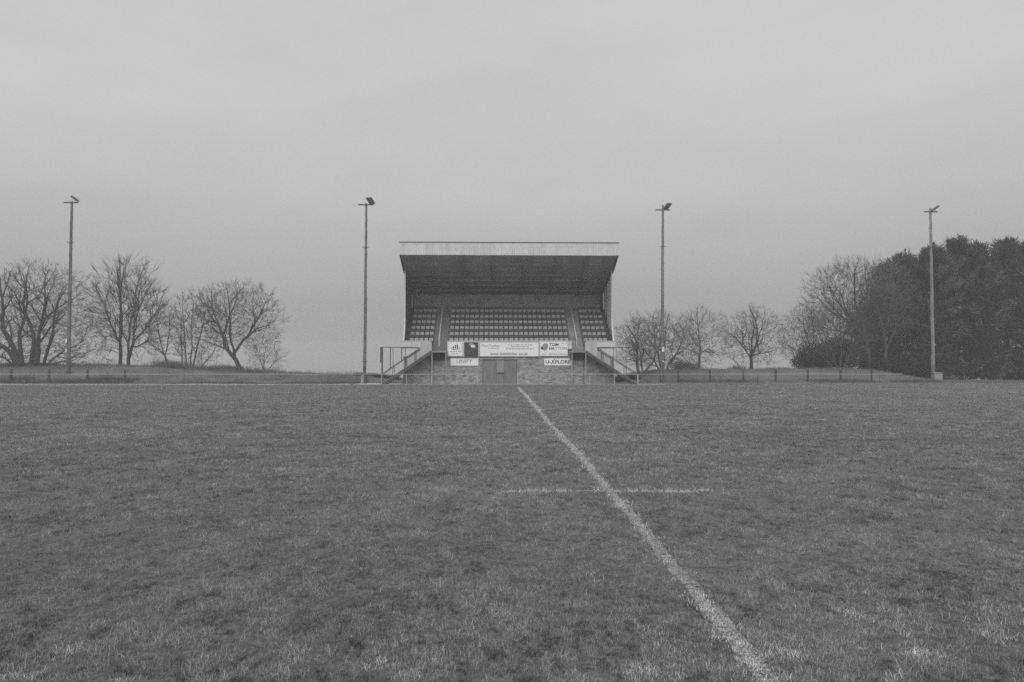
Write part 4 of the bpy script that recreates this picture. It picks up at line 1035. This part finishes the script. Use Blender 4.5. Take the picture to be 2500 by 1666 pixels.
for two in (True, False):
    x, y = (X_[NEAR], Y_[NEAR]) if two else (X_[~NEAR], Y_[~NEAR])
    tuss = vnoise(x, y, .45, 21) * .25 + vnoise(x, y, .16, 22) * .4 + vnoise(x, y, .07, 20) * .35       # tussock height
    bare = vnoise(x, y, .19, 23) * .5 + vnoise(x, y, .08, 24) * .5     # thin patches
    x, y, tuss, bare = (q[(y < 69.8) | (x < -12.3) | (x > 15.6)] for q in (x, y, tuss, bare))
    keep = nr.rand(len(x)) < np.clip((bare - .22) * 4.0, .12, 1); x, y, tuss, bare = x[keep], y[keep], tuss[keep], bare[keep]
    n = len(x)
    patch = .91 + .18 * vnoise(x, y, 3.1, 25); p2 = .86 + .28 * vnoise(x, y, .45, 26)
    straw = nr.rand(n) < (.12 + .12 * np.clip(vnoise(x, y, .8, 27) - .5, 0, 1))
    sh = np.where(straw, nr.uniform(.38, .58, n), nr.uniform(.15, .42, n)) * patch * p2
    worn = np.clip(vnoise(x, y, .62, 41) * .6 + vnoise(x, y, .2, 42) * .4 - .60, 0, 1) * 5 * np.clip(1.5 - .12 * y, .25, 1)
    hole = vnoise(x, y * .7, .05, 51) * .36 + vnoise(x, y * .7, .13, 52) * .34 + vnoise(x, y * .8, .34, 53) * .19 + vnoise(x, y, .95, 54) * .11
    spot = np.zeros(n)
    for (u_, v_, rr_) in WORN:
        gx_, gy_ = gpt(u_, v_); spot = np.maximum(spot, np.clip(1.5 - np.hypot(x - gx_, (y - gy_) * 1.3) / rr_ * (1 + .9 * (vnoise(x, y, .09, 57) - .5)), 0, 1))
    dk = np.clip((.475 - hole) / .15, 0, 1); lt = np.clip((hole - .54) / .18, 0, 1)
    sh = sh * (1 + .12 * np.clip(worn, 0, 1)) * (1 - .80 * dk) * (1 + .34 * lt) * (1 + .55 * spot)
    k = np.maximum(1, y / 7.0)
    hgt = (.018 + .040 * tuss ** 1.5) * nr.uniform(.6, 1.35, n) * np.minimum(k, 1.7) ** .5
    wid = nr.uniform(.0010, .0021, n) * k * (1.0 if two else 1.4)
    lean = np.clip(nr.normal(.82, .25, n), .1, 1.2)
    dl = seg_dist(x, y, LINE); edge = (.058 + .0012 * np.clip(y - 8, 0, 40)) * (.45 + 1.1 * vnoise(x, y, .10, 28))
    dc = seg_dist(x, y, CROSS); da = seg_dist(x, y, ARC)
    wear = vnoise(x, y, .16, 29) * .5 + vnoise(x, y, .5, 30) * .5
    isw = (nr.rand(n) < np.exp(-(dl / edge) ** 2 * .8) * np.clip(wear * 2.0 - .1 + .012 * y, .25, 1)) & (dl < .2) | ((dc < .10) & (nr.rand(n) < np.clip(wear * 2.0, .2, .95) * np.interp(x, [gpt(1228, 1200)[0], gpt(1450, 1200)[0], gpt(1740, 1200)[0]], [.6, .75, 1.0])) & (x < gpt(1745, 1200)[0]) & (x > gpt(1228, 1200)[0])) | ((da < .08) & (nr.rand(n) < .42 * np.clip(wear - .25, 0, 1)))
    hgt = np.where(dl < .08, hgt * .7, hgt) * (1 - .35 * dk)
    for sel, store, s_ in ((~isw, parts, sh), (isw, white, nr.uniform(.62, .92, n))):
        V, Fs = blades(x[sel], y[sel], np.zeros(sel.sum()), hgt[sel], wid[sel] * (1.25 if store is white else 1), lean[sel], nr, two)
        store.append((V, Fs, np.concatenate([s_[sel]] * len(Fs))))
# paint standing on the blades of the far touchline
x = nr.uniform(-45, -12.2, 5200); y = np.interp(x, [p[0] for p in TOUCH], [p[1] for p in TOUCH]) + nr.normal(size=5200) * .04
V, Fs = blades(x, y, np.zeros(5200), nr.uniform(.07, .13, 5200) * (.4 + vnoise(x, y, 2.5, 61)), nr.uniform(.012, .03, 5200), np.full(5200, .3), nr, False)
white.append((V, Fs, nr.uniform(.5, .72, 5200)))
# long rank grass on the banks
def bank_grass(n, x0, x1, y0, y1, h0, h1, sh0, sh1):
    x = nr.uniform(x0, x1, n); y = nr.uniform(y0, y1, n)
    q = vnoise(x, y, 1.6, 33); k = nr.rand(n) < np.clip(q * 1.6 - .1, .1, 1); x, y, q = x[k], y[k], q[k]; n = len(x)
    V, Fs = blades(x, y, H(x, y), nr.uniform(h0, h1, n) * (.5 + q), nr.uniform(.008, .02, n), np.clip(nr.normal(.55, .25, n), .05, 1), nr, False)
    parts.append((V, Fs, nr.uniform(sh0, sh1, n)))
bank_grass(42000, -60, -12, 75.5, 86, .08, .24, .12, .30)
bank_grass(36000, 13, 62, 75.5, 87, .08, .20, .14, .32)
bank_grass(9000, -56, -34, 75.8, 78.2, .15, .40, .06, .16)
bank_grass(5000, -30, -8, 74, 77, .08, .2, .08, .18)
bank_grass(5000, -56, -14, 82, 86, .2, .55, .10, .28)
bank_grass(4000, 16, 44, 82, 86, .15, .4, .12, .28)
bank_grass(6000, 15, 44, 76.2, 77.8, .12, .30, .06, .15)
def merge(name, lst, m):
    Vs, tri, quad, st_, sq_, b = [], [], [], [], [], 0
    for V, Fs, sh in lst:
        o = 0
        for f in Fs:
            (tri if f.shape[1] == 3 else quad).append(f + b); (st_ if f.shape[1] == 3 else sq_).append(sh[o:o + len(f)]); o += len(f)
        Vs.append(V); b += len(V)
    fs, ss = [], []
    if quad: fs.append(np.concatenate(quad)); ss.append(np.concatenate(sq_))
    if tri: fs.append(np.concatenate(tri)); ss.append(np.concatenate(st_))
    return np_mesh(name, np.concatenate(Vs), fs, m, np.concatenate(ss))
tag(link('grass', merge('grass', parts, M['blade'])), 'short uneven winter grass over the pitch and banks', 'grass', kind='stuff')
tag(link('painted_grass', merge('painted_grass', white, M['blade_paint'])), 'grass blades whitened by the line paint', 'grass', kind='stuff')

# ------------------------------------------------------------------ haze
hz = bpy.data.materials.new('haze'); hz.use_nodes = True
t = hz.node_tree; t.nodes.clear(); oo = t.nodes.new('ShaderNodeOutputMaterial'); pvm = t.nodes.new('ShaderNodeVolumePrincipled')
pvm.inputs['Color'].default_value = G(.9); pvm.inputs['Density'].default_value = .0014; pvm.inputs['Anisotropy'].default_value = 0.0
t.links.new(pvm.outputs[0], oo.inputs['Volume'])
hb = MB().box(-720, 720, -170, 720, -24, 20.0).build('haze', hz)
tag(hb, 'thin grey winter mist over the whole ground', 'haze', kind='stuff')
